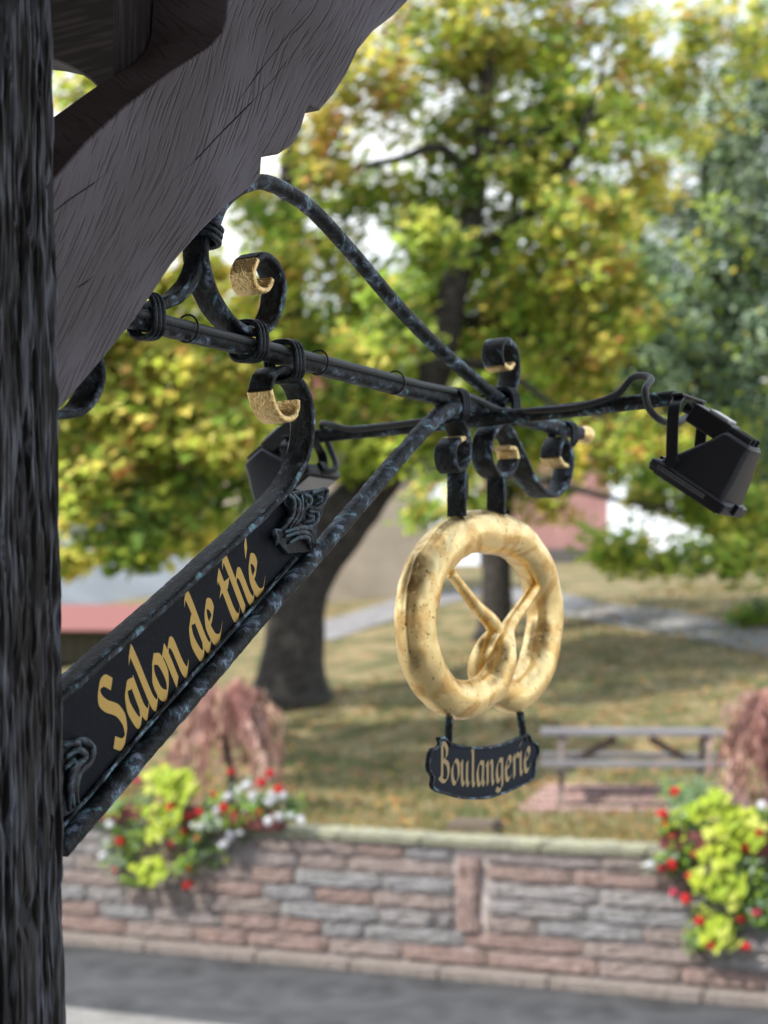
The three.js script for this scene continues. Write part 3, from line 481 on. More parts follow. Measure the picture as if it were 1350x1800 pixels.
{
  const wall = thing('stone_wall', 'long coursed sandstone retaining wall with pale lichened coping beside the lane', 'wall', null, along(0, 0, 0), -Math.atan2(WE.z, WE.x));
  const r = rng(77), bl = [];
  for (let k = 0; k < 7; k++) { const g = new THREE.BoxGeometry(1, 1, 1, 10, 6, 2), p = g.attributes.position; for (let i = 0; i < p.count; i++) { const x = p.getX(i), y = p.getY(i), z = p.getZ(i), e = Math.max(Math.abs(x), .0), ex = smooth(.36, .5, Math.abs(x)), ey = smooth(.2, .5, Math.abs(y)); let zz = z; if (z > 0) zz = z - .12 * smooth(.46, .5, Math.abs(x)) - .14 * smooth(.40, .5, Math.abs(y)) + .16 * fbm(x * 5 + k * 9, y * 3, k, 3); p.setXYZ(i, x * (1 - .03 * ey) + .012 * N3(y * 5, k, z), y * (1 - .05 * ex * (N3(k, x * 3) + .6)) + .05 * N3(x * 4, k * 3, z), zz); } g.computeVertexNormals(); bl.push(toCreasedNormals(g, .9)); }
  part('mortar_core', box(32, 1.16, .42, 4, .58, -.235), mat({ color: rgb(.46, .40, .385), roughness: .95, bumpMap: rep(stoneBump, 20, 2), bumpScale: .02 }), wall, 'mortar between the stones');
  const courses = [[.10, .155], [.262, .145], [.414, .15], [.57, .145], [.722, .15], [.878, .14], [1.025, .125]];
  const slabA = 4.28;
  courses.forEach(([y, h], ci) => {
    let a = -1.6 - r() * .4; while (a < 9.6) {
      let w = .42 + r() * .75; const near = ci >= 2 && a < slabA + .16 && a + w > slabA - .16;
      if (near) { if (a < slabA - .30) w = slabA - .15 - a; else { a = slabA + .165; continue; } }
      const red = ci < 2 ? .75 : .30, tone = r() < red ? [0, 5, 1, 0][Math.floor(r() * 4)] : [1, 2, 3, 4, 6, 2, 4][Math.floor(r() * 7)];
      const m = part('stone', bl[Math.floor(r() * 7)], stoneTones[tone], wall); m.scale.set(w - .018, h - .012, .16); m.position.set(a + w / 2, y + h / 2, -.058 + .018 * r()); if (r() < .5) m.rotation.z = Math.PI; a += w;
    }
  });
  { const g = new THREE.BoxGeometry(.27, .66, .16, 6, 12, 2), p = g.attributes.position; for (let i = 0; i < p.count; i++) { const x = p.getX(i), y = p.getY(i), z = p.getZ(i); p.setXYZ(i, x * (.82 + .25 * (y < 0 ? -y : .1)) + .02 * N3(y * 6, 3), y, z > 0 ? z + .05 * fbm(x * 6, y * 5, 2, 3) - .05 * smooth(.09, .135, Math.abs(x)) : z); } g.computeVertexNormals(); const m = part('upright_stone', g, stoneTones[0], wall, 'tall upright red stone set in the courses'); m.position.set(slabA, .75, -.03); }
  const capTex = tex(512, 512, (u, v) => { const n = tfbm(u, v, 8, 5, 4), f = tfbm(u, v, 30, 3, 3); let c = mix3([.26, .25, .22], [.52, .57, .47], smooth(-.15, .2, n)); c = mix3(c, [.46, .40, .10], .8 * smooth(.18, .34, f + .2 * n)); return mix3(c, [.12, .12, .09], .9 * smooth(.12, .35, -f)); });
  const capM = mat({ map: rep(capTex, .9), bumpMap: rep(stoneBump, 2), bumpScale: .02, roughness: .92 });
  let a = -2; while (a < 10) { const w = .7 + r() * .5, m = part('coping_stone', (() => { const g = new RoundedBoxGeometry(w - .014, .085, .50, 5, .022), q = g.attributes.position; for (let i = 0; i < q.count; i++) { const X = q.getX(i) + a, Z = q.getZ(i); q.setXYZ(i, q.getX(i), q.getY(i) + .016 * fbm(X * 7, Z * 7, 2, 3), Z + .014 * fbm(X * 9, q.getY(i) * 20, 5, 3)); } g.computeVertexNormals(); return g; })(), capM, wall); m.position.set(a + w / 2, 1.203 + .008 * r(), -.20 + .015 * r()); m.rotation.z = (r() - .5) * .008; a += w; }
  a = -2; const kerbM = mat({ color: rgb(.40, .35, .33), map: rep(stoneTex, .9), roughness: .95, bumpMap: rep(stoneBump, 1.5), bumpScale: .02 });
  while (a < 10) { const w = .8 + r() * .6, m = part('footing_stone', box(w - .012, .10, .20, 0, 0, 0, .018), kerbM, wall); m.position.set(a + w / 2, .045, .10 + .01 * r()); a += w; }
}
{ const p = onWall(837, 1455, -.62), m = part('stone_block', (() => { const g = new RoundedBoxGeometry(.47, .20, .30, 4, .03), q = g.attributes.position; for (let i = 0; i < q.count; i++) q.setY(i, q.getY(i) + .03 * N3(q.getX(i) * 8, q.getZ(i) * 8)); g.computeVertexNormals(); return g; })(), mat({ color: rgb(.15, .12, .10), map: rep(stoneTex, 2), roughness: .95 }), scene); m.userData = { label: 'low dark stone block on the lawn edge behind the wall coping', category: 'stone' }; m.position.set(p.x, 1.26, p.z); m.rotation.y = -.43; }

// ------------------------------------------------------------------ leaves
function leafGeo(kind) {
  const out = { maple: [[0, -.08], [.16, .06], [.42, -.02], [.34, .20], [.56, .40], [.28, .44], [.22, .62], [0, .98]], oval: [[0, 0], [.20, .2], [.26, .5], [.16, .8], [0, 1]], heart: [[0, .04], [.26, -.10], [.48, .08], [.46, .38], [.24, .74], [0, 1]], slim: [[0, 0], [.07, .3], [.06, .7], [0, 1]] }[kind];
  const pos = [], idx = [], n = out.length; out.forEach(([x, y]) => pos.push(0, y, 0)); out.forEach(([x, y]) => pos.push(x, y, x * .32 - .10 * y * y)); out.forEach(([x, y]) => pos.push(-x, y, x * .32 - .10 * y * y));
  for (let i = 0; i < n; i++) pos[i * 3 + 2] = -.10 * out[i][1] ** 2;
  for (let i = 0; i < n - 1; i++) { idx.push(i, n + i, n + i + 1, i, n + i + 1, i + 1); idx.push(i, 2 * n + i + 1, 2 * n + i, i, i + 1, 2 * n + i + 1); }
  const g = new THREE.BufferGeometry(); g.setAttribute('position', new THREE.Float32BufferAttribute(pos, 3)); g.setIndex(idx); g.translate(0, -.3, 0); g.computeVertexNormals(); return g;
}
const leafMat = (t = .45, r = .95) => new THREE.MeshPhysicalMaterial({ color: 0xffffff, roughness: r, transmission: t, thickness: 0, side: THREE.DoubleSide, specularIntensity: .5 });
const mapleLeaf = leafGeo('maple'), ovalLeaf = leafGeo('oval'), heartLeaf = leafGeo('heart'), slimLeaf = leafGeo('slim');
const leafShade = leafMat(.5);
const PAL = {
  green: [[.19, .34, .035], [.25, .41, .04], [.29, .44, .045], [.14, .25, .03]],
  yg: [[.42, .55, .06], [.54, .63, .08], [.50, .57, .06]],
  yellow: [[.74, .68, .12], [.80, .72, .16], [.76, .62, .12]],
  orange: [[.66, .38, .10], [.62, .28, .09]],
  blue: [[.16, .26, .14], [.24, .35, .21], [.36, .46, .32], [.11, .18, .09]],
};
const pick = (r, w) => { let t = r() * Object.values(w).reduce((a, b) => a + b, 0); for (const [k, v] of Object.entries(w)) { if ((t -= v) <= 0) { const a = PAL[k]; return a[Math.floor(r() * a.length)]; } } };
// clumps: [px, py, distance, half width px, half height px, number of sprays, palette]
function foliage(parent, name, blobs, { geo = mapleLeaf, size = .15, spray = 22, spread = .42, seed = 1, flat = .4, mtl = leafShade, depth = 1.2, dense = 1 } = {}) {
  const r = rng(seed), M = [], C = [], q = new THREE.Quaternion(), s = V(1, 1, 1), g3 = () => (r() + r() + r()) * 2 / 3 - 1;
  for (const [px, py, d, hw, hh, n, pal] of blobs) for (let k = 0; k < n * dense; k++) {
    let a, b, c; do { a = r() * 2 - 1; b = r() * 2 - 1; c = r() * 2 - 1; } while (a * a + b * b + c * c > 1);
    const ctr = at(px, py, d).add(V(a * hw / F * d, b * hh / F * d, c * depth * Math.min(hw, hh) / F * d)), tone = .75 + .5 * r(), shift = r() < .22;
    const dir = r() * 6.28, ax = V(Math.cos(dir), -.25 - .3 * r(), Math.sin(dir)), main = pick(r, pal);
    for (let i = 0; i < spray; i++) {
      const p = ctr.clone().add(V(g3() * spread, g3() * spread * flat, g3() * spread)).addScaledVector(ax, (r() - .3) * spread * .6);
      const nrm = V(g3() * .8 - .25, .65 + .3 * r(), g3() * .8 + .45).normalize(), tip = V(r() - .5, -.35, r() - .5).addScaledVector(ax, .5), X = new THREE.Vector3().crossVectors(tip, nrm).normalize(), Y = new THREE.Vector3().crossVectors(nrm, X);
      const sc = size * (.65 + .6 * r()); M.push(new THREE.Matrix4().makeBasis(X, Y, nrm).scale(V(sc, sc, sc)).setPosition(p));
      const col = r() < .6 && !shift ? main : pick(r, pal), t = tone * (.8 + .4 * r()); C.push([col[0] * t, col[1] * t, col[2] * t]);
    }
  }
  const im = new THREE.InstancedMesh(geo, mtl, M.length), cc = new THREE.Color(); M.forEach((m, i) => { im.setMatrixAt(i, m); im.setColorAt(i, cc.setRGB(...C[i])); });
  im.name = name; im.userData.kind = 'stuff'; im.castShadow = im.receiveShadow = true; im.instanceMatrix.needsUpdate = true; parent.add(im); return im;
}
const barkTex = tex(512, 512, (u, v) => { const s = fbm(u * 26, v * 5, 2, 4), n = tfbm(u, v, 5, 4, 3); return mix3([.016, .014, .013], [.060, .053, .049], smooth(-.3, .5, s + .3 * n)); });
const bark = mat({ map: rep(barkTex, 1.2), roughness: .95, bumpMap: rep(barkTex, 1.2), bumpScale: .05 });
function limb(parent, list, name = 'limb', seg = 14) { const pts = list.map(([x, y, d]) => at(x, y, d)), rad = list.map(l => l[3] / F * l[2]); return part(name, tube(pts, rad, { ds: .25, seg, bumpf: (x, y, z) => .16 * fbm(x * 2, y * 1.1, z * 2, 3) }), bark, parent); }
function tree(label, seed) { return thing('maple_tree', label, 'tree', 'trees of the park'); }

{ // big old maple in the middle
  const t = tree('large maple with thick dark leaning trunk and green and yellow crown', 1), d = 25.5;
  const b = onGround(515, 1232), bd = -b.z;
  limb(t, [[508, 1250, bd, 92], [512, 1215, bd, 68], [516, 1150, bd, 55], [524, 1060, bd, 51], [542, 1000, bd, 52], [588, 930, bd, 50], [650, 858, bd, 42], [708, 780, bd - .3, 36], [750, 690, bd - .4, 32], [776, 600, bd - .5, 28], [800, 500, bd - .6, 24], [830, 380, bd - .8, 19], [850, 230, bd - 1, 14], [860, 60, bd - 1.2, 9]], 'trunk', 20);
  limb(t, [[535, 1000, bd, 40], [520, 880, bd + .6, 34], [508, 700, bd + 1, 28], [510, 500, bd + 1.2, 24], [512, 300, bd + 1.4, 20], [500, 100, bd + 1.6, 14], [490, -60, bd + 1.8, 9]]);
  limb(t, [[530, 960, bd, 26], [440, 860, bd - 1, 20], [330, 780, bd - 2, 14], [220, 740, bd - 3, 7]]);
  limb(t, [[770, 590, bd, 18], [850, 560, bd, 13], [940, 600, bd - .5, 10], [1010, 640, bd - 1, 5]]);
  limb(t, [[812, 450, bd, 16], [900, 400, bd - .6, 11], [990, 300, bd - 1, 9], [1020, 240, bd - 1.2, 7], [1060, 120, bd - 1.5, 4]]);
  limb(t, [[838, 330, bd - .8, 12], [780, 260, bd - 1, 9], [700, 280, bd - 1.4, 7], [600, 300, bd - 1.8, 4]]);
  limb(t, [[850, 200, bd - 1, 9], [800, 130, bd - 1, 7], [720, 110, bd - 1.6, 5], [640, 90, bd - 2, 3]]);
  limb(t, [[846, 260, bd - 1, 10], [930, 240, bd - 1, 8], [1000, 215, bd - 1, 6], [1090, 200, bd - 1, 3]]);
  limb(t, [[745, 650, bd - .4, 14], [830, 640, bd - 1, 10], [900, 660, bd - 1.6, 7], [980, 720, bd - 2, 4]]);
  const G = { green: 4, yg: 4, yellow: 1.3, orange: .12 }, Y = { green: 1.4, yg: 3, yellow: 3, orange: .5 }, O = { green: .8, yg: 2.2, yellow: 3, orange: 1.1 };
  foliage(t, 'crown', [
    [640, 160, d - 2, 110, 110, 12, O], [570, 260, d - 2, 60, 60, 6, O], [760, 60, d - 1, 130, 90, 16, Y], [900, 60, d, 130, 90, 16, Y], [1040, 60, d + 1, 110, 80, 10, Y], [1120, 170, d + 1, 70, 80, 6, Y],
    [860, 190, d, 170, 100, 22, G], [1000, 260, d, 110, 120, 18, G], [760, 330, d + .5, 110, 80, 11, G], [900, 360, d, 140, 110, 20, G], [1010, 420, d - 1, 100, 90, 13, Y],
    [640, 330, d, 60, 70, 5, G], [560, 420, d, 60, 70, 6, G], [620, 520, d, 90, 70, 8, G], [820, 480, d + 1, 120, 90, 14, G], [950, 520, d, 110, 80, 14, G], [860, 600, d + 1, 110, 80, 12, G], [980, 640, d, 100, 70, 13, Y], [1080, 560, d - .5, 80, 80, 10, Y],
    [560, 620, d, 70, 80, 7, G], [640, 700, d, 80, 80, 8, G], [740, 780, d, 80, 80, 9, G], [840, 740, d + 1, 90, 70, 9, G], [930, 740, d, 80, 70, 9, G], [620, 790, d, 60, 60, 6, G], [450, 700, d, 90, 90, 9, Y], [420, 560, d, 90, 90, 9, Y],
    [690, 560, d - 2.5, 60, 70, 5, G], [640, 640, d - 2.5, 70, 60, 6, G], [760, 420, d - 2, 60, 60, 5, G], [470, 420, d + 1, 70, 70, 7, G], [500, 480, d - 1, 50, 50, 4, Y], [440, 350, d + 2, 50, 40, 3, Y], [560, 80, d - 1, 60, 80, 5, O], [1180, 70, d + 2, 90, 90, 8, Y], [1290, 60, d + 2, 90, 90, 8, Y], [1210, 200, d + 2, 80, 70, 5, Y], [1100, 330, d, 70, 90, 8, Y], [700, -120, d, 220, 80, 14, Y], [1000, -120, d, 220, 90, 14, Y], [380, 100, d, 120, 120, 9, Y], [250, 140, d, 100, 100, 6, Y],
  ], { seed: 11, size: .155, spray: 34, dense: 2.9, spread: .46, flat: .8 });
}
{ // low bright maple at the left
  const t = tree('bright yellow green maple with low spreading branches beside the post'), d = 19;
  const b = onGround(20, 1200); 
  limb(t, [[0, 1240, 24, 44], [5, 1100, 24, 36], [20, 900, 23, 30], [40, 700, 22, 24], [90, 500, 21, 16], [160, 300, 20, 8]], 'trunk');
  limb(t, [[20, 820, 22.6, 18], [110, 760, 21, 13], [230, 700, 20, 9], [360, 640, 19, 5]]);
  limb(t, [[15, 900, 23, 16], [120, 860, 21, 12], [240, 830, 20, 8], [380, 780, 19, 4]]);
  const Y = { green: .9, yg: 4.4, yellow: 4, orange: .22 }, D = { green: 4, yg: 2.2, yellow: .5 };
  foliage(t, 'crown', [[190, 660, d, 90, 80, 15, Y], [300, 620, d, 90, 70, 14, Y], [400, 640, d + .5, 80, 80, 11, Y], [260, 740, d, 120, 60, 16, Y], [400, 760, d, 80, 60, 9, Y], [180, 830, d, 90, 60, 10, Y], [320, 840, d + .5, 90, 50, 9, D], [430, 860, d + 1, 70, 50, 5, D], [200, 910, d, 100, 40, 7, D], [340, 920, d + .5, 80, 40, 5, Y], [140, 730, d, 60, 90, 8, Y], [250, 540, d, 100, 70, 10, Y], [330, 480, d, 60, 60, 7, Y], [150, 560, d, 70, 80, 8, Y], [220, 960, d + 2, 110, 30, 5, D], [420, 930, d + 3, 60, 40, 4, D], [230, 870, d + 2.5, 170, 70, 9, D], [300, 700, d + 2, 190, 130, 18, D], [130, 980, d + 1, 50, 30, 3, Y], [10, 600, d, 120, 200, 14, Y], [150, 150, 21, 70, 50, 5, Y], [120, 60, 21, 60, 60, 4, Y], [-120, 100, 22, 220, 160, 16, D], [150, -60, 23, 220, 140, 16, D], [-260, 350, 23, 200, 180, 14, D], [-60, -250, 24, 260, 140, 12, D]], { seed: 21, size: .155, spray: 32, spread: .36, dense: 2.6, flat: .65 });
}
{ // slim tree in the lawn behind the pretzel
  const t = tree('slim straight maple standing by the path behind the pretzel'), b = onGround(870, 1122), d = -b.z;
  limb(t, [[868, 1130, d, 40], [870, 1100, d, 32], [873, 1020, d, 28], [876, 900, d, 27], [884, 780, d, 25], [895, 650, d, 20], [900, 500, d, 14], [905, 330, d, 8]], 'trunk');
  limb(t, [[884, 790, d, 13], [960, 740, d - 1, 9], [1060, 730, d - 2, 5]]); limb(t, [[880, 840, d, 11], [980, 850, d - 2, 8], [1090, 880, d - 3, 5], [1200, 900, d - 4, 3]]);
  const G = { green: 3.4, yg: 3.2, yellow: 1.2, orange: .2 }, Y = { green: 1.6, yg: 2.6, yellow: 2.2, orange: .6 };
  foliage(t, 'crown', [[900, 820, d, 90, 50, 8, G], [1050, 700, d - 1, 110, 70, 15, Y], [1090, 790, d - 2, 110, 60, 13, Y], [1200, 850, d - 3, 110, 55, 12, G], [1290, 900, d - 3, 90, 60, 11, G], [1080, 960, d - 4, 60, 30, 4, G], [1180, 980, d - 4, 90, 26, 4, G], [1300, 990, d - 4, 70, 30, 6, G], [1250, 790, d - 2, 100, 60, 10, Y], [960, 880, d, 60, 40, 3, Y], [1130, 640, d, 80, 70, 8, Y], [820, 880, d, 50, 40, 3, G], [900, 640, d + 1, 120, 130, 12, G], [730, 620, d + 2, 120, 120, 8, G], [760, 900, d + 1, 60, 40, 3, G]], { seed: 31, size: .165, spray: 30, spread: .5, dense: 2.8, flat: .7 });
}
{ // grey green small leaved tree at the right
  const t = thing('small_leaved_tree', 'tall grey green tree with tiny leaves at the right edge', 'tree', 'trees of the park'), d = 31;
  limb(t, [[1400, 1090, d, 30], [1395, 950, d, 25], [1370, 800, d, 22], [1290, 600, d, 17], [1240, 400, d, 11], [1250, 150, d, 5]], 'trunk');
  limb(t, [[1350, 760, d, 10], [1200, 650, d - .5, 7], [1100, 560, d - 1, 3]]); limb(t, [[1250, 580, d, 9], [1320, 420, d, 6], [1380, 280, d, 3]]);
  const B = { blue: 6, yg: .7, yellow: .25 };
  foliage(t, 'crown', [[1230, 480, d, 130, 130, 46, B], [1150, 600, d - 1, 110, 110, 34, B], [1300, 640, d, 110, 120, 40, B], [1320, 360, d, 90, 130, 30, B], [1180, 360, d, 80, 90, 16, B], [1340, 180, d, 70, 110, 16, B], [1230, 760, d, 120, 80, 26, B], [1100, 460, d, 60, 70, 8, B], [1420, 500, d, 100, 300, 40, B], [1270, 250, d, 90, 80, 22, B], [1340, 80, d, 80, 80, 14, B], [1090, 380, d + 1, 60, 70, 10, B], [1080, 560, d + 1, 70, 80, 14, B], [1190, 200, d + 1, 60, 60, 8, B], [1120, 720, d, 80, 60, 14, B], [1340, 780, d - 1, 80, 80, 18, B]], { geo: ovalLeaf, seed: 41, size: .15, spray: 46, spread: .5, flat: .9, mtl: leafMat(.35), dense: 2.3 });
}
{ // trees far beyond the lawn
  const far = (label, list, pal, seed, tx, ty, td) => { const t = thing('distant_tree', label, 'tree', 'distant trees beyond the lawn'); const b = onGround(tx, ty); limb(t, [[tx, ty + 12, td, 14], [tx + 4, ty - 60, td, 11], [tx + 8, list[0][1], td, 6]], 'trunk', 8); foliage(t, 'crown', list, { seed, size: .42, spray: 24, spread: 1.2, flat: .7, dense: 1.7 }); };
  const G = { green: 5, yg: 2.5, yellow: .6 }, B = { blue: 3, green: 3, yg: 1 };
  far('distant green tree left of the beige house', [[430, 880, 62, 120, 90, 40, G], [300, 900, 62, 130, 70, 30, G], [480, 700, 64, 130, 140, 46, G], [250, 720, 64, 150, 160, 40, G]], G, 51, 400, 1000, 62);
  far('distant green tree above the beige house', [[700, 760, 66, 130, 120, 36, G], [620, 600, 66, 120, 110, 22, G], [780, 560, 68, 110, 120, 20, G]], G, 52, 700, 985, 66);
  far('distant dark tree right of the pink house', [[880, 780, 70, 110, 120, 34, G], [960, 620, 70, 140, 140, 36, G], [1030, 780, 70, 70, 90, 14, B]], B, 53, 890, 985, 70);
  far('distant blue green tree at the right edge of the lawn', [[1310, 890, 62, 100, 110, 40, B], [1400, 800, 62, 120, 160, 40, B], [1230, 720, 66, 110, 110, 26, B], [1330, 560, 66, 130, 160, 36, B]], B, 54, 1320, 985, 62);
}
{ // rounded bush by the path
  const b = onGround(1335, 1102), t = thing('round_bush', 'dark rounded bush by the path at the right edge', 'bush'); const d = -b.z;
  limb(t, [[1338, 1104, d, 8], [1340, 1080, d, 5], [1342, 1062, d, 3]], 'stem', 8);
  foliage(t, 'foliage', [[1342, 1078, d, 55, 28, 34, { green: 3, blue: 2, yg: .6 }], [1310, 1085, d, 26, 16, 10, { green: 3, orange: .6 }]], { geo: ovalLeaf, seed: 61, size: .09, spray: 40, spread: .22, flat: .9 });
}
// ------------------------------------------------------------------ houses beyond the trees
function house(name, label, [cx, cz], w, dp, h, rh, turn, wallM, roofM, { base = .5, wins = 3, over = .3 } = {}) {
  const y = Math.min(ground(cx - w / 3, cz), ground(cx + w / 3, cz), ground(cx, cz)) - .3, o = thing(name, label, 'house', 'houses beyond the park', V(cx, y, cz), turn);
  part('wall', box(w, h, dp, 0, h / 2, 0), wallM, o);
  part('plinth', box(w + .06, base, dp + .06, 0, base / 2, 0), mat({ color: rgb(.10, .095, .09), roughness: .95 }), o, 'dark stone plinth');
  const s = new THREE.Shape([new THREE.Vector2(-w / 2 - over, 0), new THREE.Vector2(w / 2 + over, 0), new THREE.Vector2(0, rh)]), g = new THREE.ExtrudeGeometry(s, { depth: dp + 2 * over, bevelEnabled: false }); g.translate(0, h + .01, -dp / 2 - over); part('roof', g, roofM, o);
  for (let i = 0; i < wins; i++) { const x = (i + .5) / wins * w - w / 2, f = part('window', box(1.0, 1.3, .08, x, h * .62, dp / 2 + .02), mat({ color: rgb(.55, .52, .47), roughness: .7 }), o); part('pane', box(.82, 1.1, .03, x, h * .62, dp / 2 + .07), mat({ color: rgb(.03, .035, .04), roughness: .1 }), f); }
  const dr = part('door', box(1.0, 2.0, .08, -w * .40, base + 1.0, dp / 2 + .035), mat({ color: rgb(.12, .07, .04), roughness: .6 }), o); part('handle', box(.05, .14, .05, -w * .40 + .36, base + 1, dp / 2 + .09), ironPlain, dr);
  return o;
}
const tile = mat({ color: rgb(.30, .12, .09), roughness: .9 });
const plasterTex = tex(256, 256, (u, v) => { const k = .86 + .16 * tfbm(u, v, 6, 3, 4); return [k, k, k]; });
const pl = c => mat({ color: rgb(...c), map: plasterTex, roughness: .92 });
house('beige_house', 'sandy beige house gable behind the thick maple trunk', [at(640, 1000, 41).x - 1.2, -43], 4.6, 6, 4.0, 2.4, .18, pl([.45, .38, .31]), tile, { wins: 0, base: .25 });
house('pink_house', 'pink house with dark plinth beyond the lawn', [at(985, 900, 62).x - .4, -64], 4.6, 6, 5.2, 2.6, -.1, pl([.42, .23, .22]), tile, { wins: 0, base: .75 });
house('pale_house', 'pale blue grey house far behind the red roofed shed', [at(230, 1000, 58).x - 1, -62], 9, 7, 4.2, 2.8, .25, pl([.44, .49, .57]), tile, { wins: 3, base: .2 });
{ // shed with red roof at the left
  const c = at(165, 1130, 36), y = ground(c.x, c.z) - .1, o = thing('garden_shed', 'low dark timber shed with pinkish red roof seen beside the post', 'shed', null, V(c.x - .4, y, c.z), .2), wm = mat({ color: rgb(.05, .045, .03), roughness: .9 });
  for (let k = 0; k < 12; k++) part('wall_board', box(.232, .75, 1.5, -1.4 + k * .255, .375, 0, .01), wm, o);
  part('frame', box(3.1, .70, 1.42, 0, .35, 0), wm, o);
  const rf = new THREE.Group(); rf.name = 'roof'; o.add(rf);
  for (let k = 0; k < 6; k++) for (const s of [-1, 1]) { const g = box(3.4, .05, .24, 0, 0, 0, .012); g.rotateX(s * .62); g.translate(0, 1.18 - k * .085, s * (.08 + k * .155)); part('roof_course', g, mat({ color: rgb(.27, .115, .11), roughness: .9 }), rf); }
}
// ------------------------------------------------------------------ picnic table on its paving
const weathered = mat({ map: tex(512, 256, (u, v) => { const s = fbm(u * 5, v * 60, 4, 3), n = tfbm(u, v, 5, 2, 3); return mix3([.12, .115, .125], [.25, .245, .27], smooth(-.35, .4, s + .4 * n)); }), roughness: .85 });
const legWood = mat({ map: weathered.map, color: rgb(.85, .72, .62), roughness: .85 });
{
  const P = [onGround(905, 1428), onGround(1330, 1432), onGround(1300, 1386), onGround(968, 1384)], pv = thing('paving_slab', 'pink flagged paving under the picnic table', 'paving'); pv.userData.kind = 'structure';
  const pm = [[.52, .34, .34], [.46, .30, .31], [.56, .40, .38]].map(c => mat({ color: rgb(...c), map: rep(stoneTex, 1), roughness: .9 }));
  const r = rng(9); for (let i = 0; i < 6; i++) for (let j = 0; j < 5; j++) { const q = (u, v) => P[0].clone().lerp(P[1], u).lerp(P[3].clone().lerp(P[2], u), v), a = q((i + .5) / 6, (j + .5) / 5); const w = q(i / 6, .5).distanceTo(q((i + 1) / 6, .5)) - .02, h = q(.5, j / 5).distanceTo(q(.5, (j + 1) / 5)) - .02; const m = part('flagstone', box(w, .06, h, 0, 0, 0, .008), pm[Math.floor(r() * 3)], pv); m.position.set(a.x, a.y + .005 + .004 * r(), a.z); }
  const c = at(1112, 1400, 18.45), y = ground(c.x, c.z) + .04, o = thing('picnic_table', 'weathered grey wooden picnic table with benches on pink paving', 'picnic table', null, V(c.x, y, c.z), -.10);
  for (let k = 0; k < 5; k++) part('table_plank', box(2.0, .055, .142, (k % 2) * .008, .745, -.30 + k * .15, .006), weathered, o);
  for (const s of [-1, 1]) for (let k = 0; k < 2; k++) part('bench_plank', box(2.0, .055, .135, (k % 2) * .008, .44, s * (.62 + k * .145) , .006), weathered, o);
  for (const x of [-.78, .78]) {
    for (const s of [-1, 1]) { const g = box(.055, .90, .13, 0, 0, 0, .006); g.rotateX(-s * .52); g.translate(x, .355, s * .43); part('leg', g, legWood, o); }
    part('seat_bearer', box(.045, .10, 1.62, x + .046, .365, 0, .006), legWood, o); part('top_bearer', box(.045, .09, .70, x + .046, .672, 0, .006), legWood, o);
    const g = box(.62, .08, .045, 0, 0, 0, .006); g.rotateZ(x > 0 ? -.52 : .52); g.translate(x * .58, .52, 0); part('diagonal_brace', g, legWood, o);
  }
}
// ------------------------------------------------------------------ weeping red maples
function weeping(label, px, top, base, hw, d, seed) {
  const o = thing('weeping_maple', label, 'shrub', 'weeping maples behind the wall'), r = rng(seed), c = at(px, base, d), gy = ground(c.x, c.z), h = EYE + (HZ - top) / F * d - gy, R = hw / F * d;
  part('trunk', tube([V(c.x, gy - .05, c.z), V(c.x + .04, gy + h * .3, c.z), V(c.x - .05, gy + h * .6, c.z + .03), V(c.x, gy + h * .85, c.z)], [.05, .045, .035, .02], { ds: .08, seg: 9 }), bark, o);
  const M = [], C = [], cols = [[.52, .31, .27], [.42, .24, .21], [.60, .41, .36], [.32, .16, .14], [.54, .36, .27]];
  for (let k = 0; k < 84; k++) {
    const a = r() * 6.28, reach = R * (.2 + .7 * Math.sqrt(r()) + .45 * r() ** 3), hh = h * (.72 + .3 * r()), drop = h * (.35 + .6 * r()) * (reach / R), tone = .7 + .6 * r(), col = cols[Math.floor(r() * 5)];
    const cv = new THREE.QuadraticBezierCurve3(V(c.x, gy + hh * .75, c.z), V(c.x + Math.cos(a) * reach * .7, gy + hh * 1.15, c.z + Math.sin(a) * reach * .7), V(c.x + Math.cos(a) * reach * 1.1, gy + Math.max(.12, hh - drop), c.z + Math.sin(a) * reach * 1.1));
    if (k % 7 === 0) part('branch', tube(cv.getPoints(5), [.012, .01, .008, .007, .006, .004], { ds: .08, seg: 5 }), bark, o);
    for (let i = 0; i < 44; i++) { const t = .15 + .85 * r(), p = cv.getPoint(t).add(V((r() - .5) * .08, (r() - .7) * .12, (r() - .5) * .08)), T = V(r() - .5, -1.6, r() - .5).normalize(), n = V(r() - .5, .2, r() - .5).normalize(), X = new THREE.Vector3().crossVectors(T, n).normalize(), Z = new THREE.Vector3().crossVectors(X, T), s = .07 + .07 * r(); M.push(new THREE.Matrix4().makeBasis(X, T, Z).scale(V(s * 1.8, s, s)).setPosition(p)); const q = tone * (.75 + .5 * r()); C.push(col.map(v => v * q)); }
  }
  const im = new THREE.InstancedMesh(slimLeaf, leafMat(.35), M.length), cc = new THREE.Color(); M.forEach((m, i) => { im.setMatrixAt(i, m); im.setColorAt(i, cc.setRGB(...C[i])); }); im.name = 'foliage'; im.userData.kind = 'stuff'; im.castShadow = im.receiveShadow = true; o.add(im);
}
weeping('pinkish weeping maple behind the left flower trough', 400, 1190, 1405, 105, 17.9, 71);
weeping('pinkish weeping maple behind the right flower trough at the edge', 1350, 1195, 1430, 90, 16.4, 72);

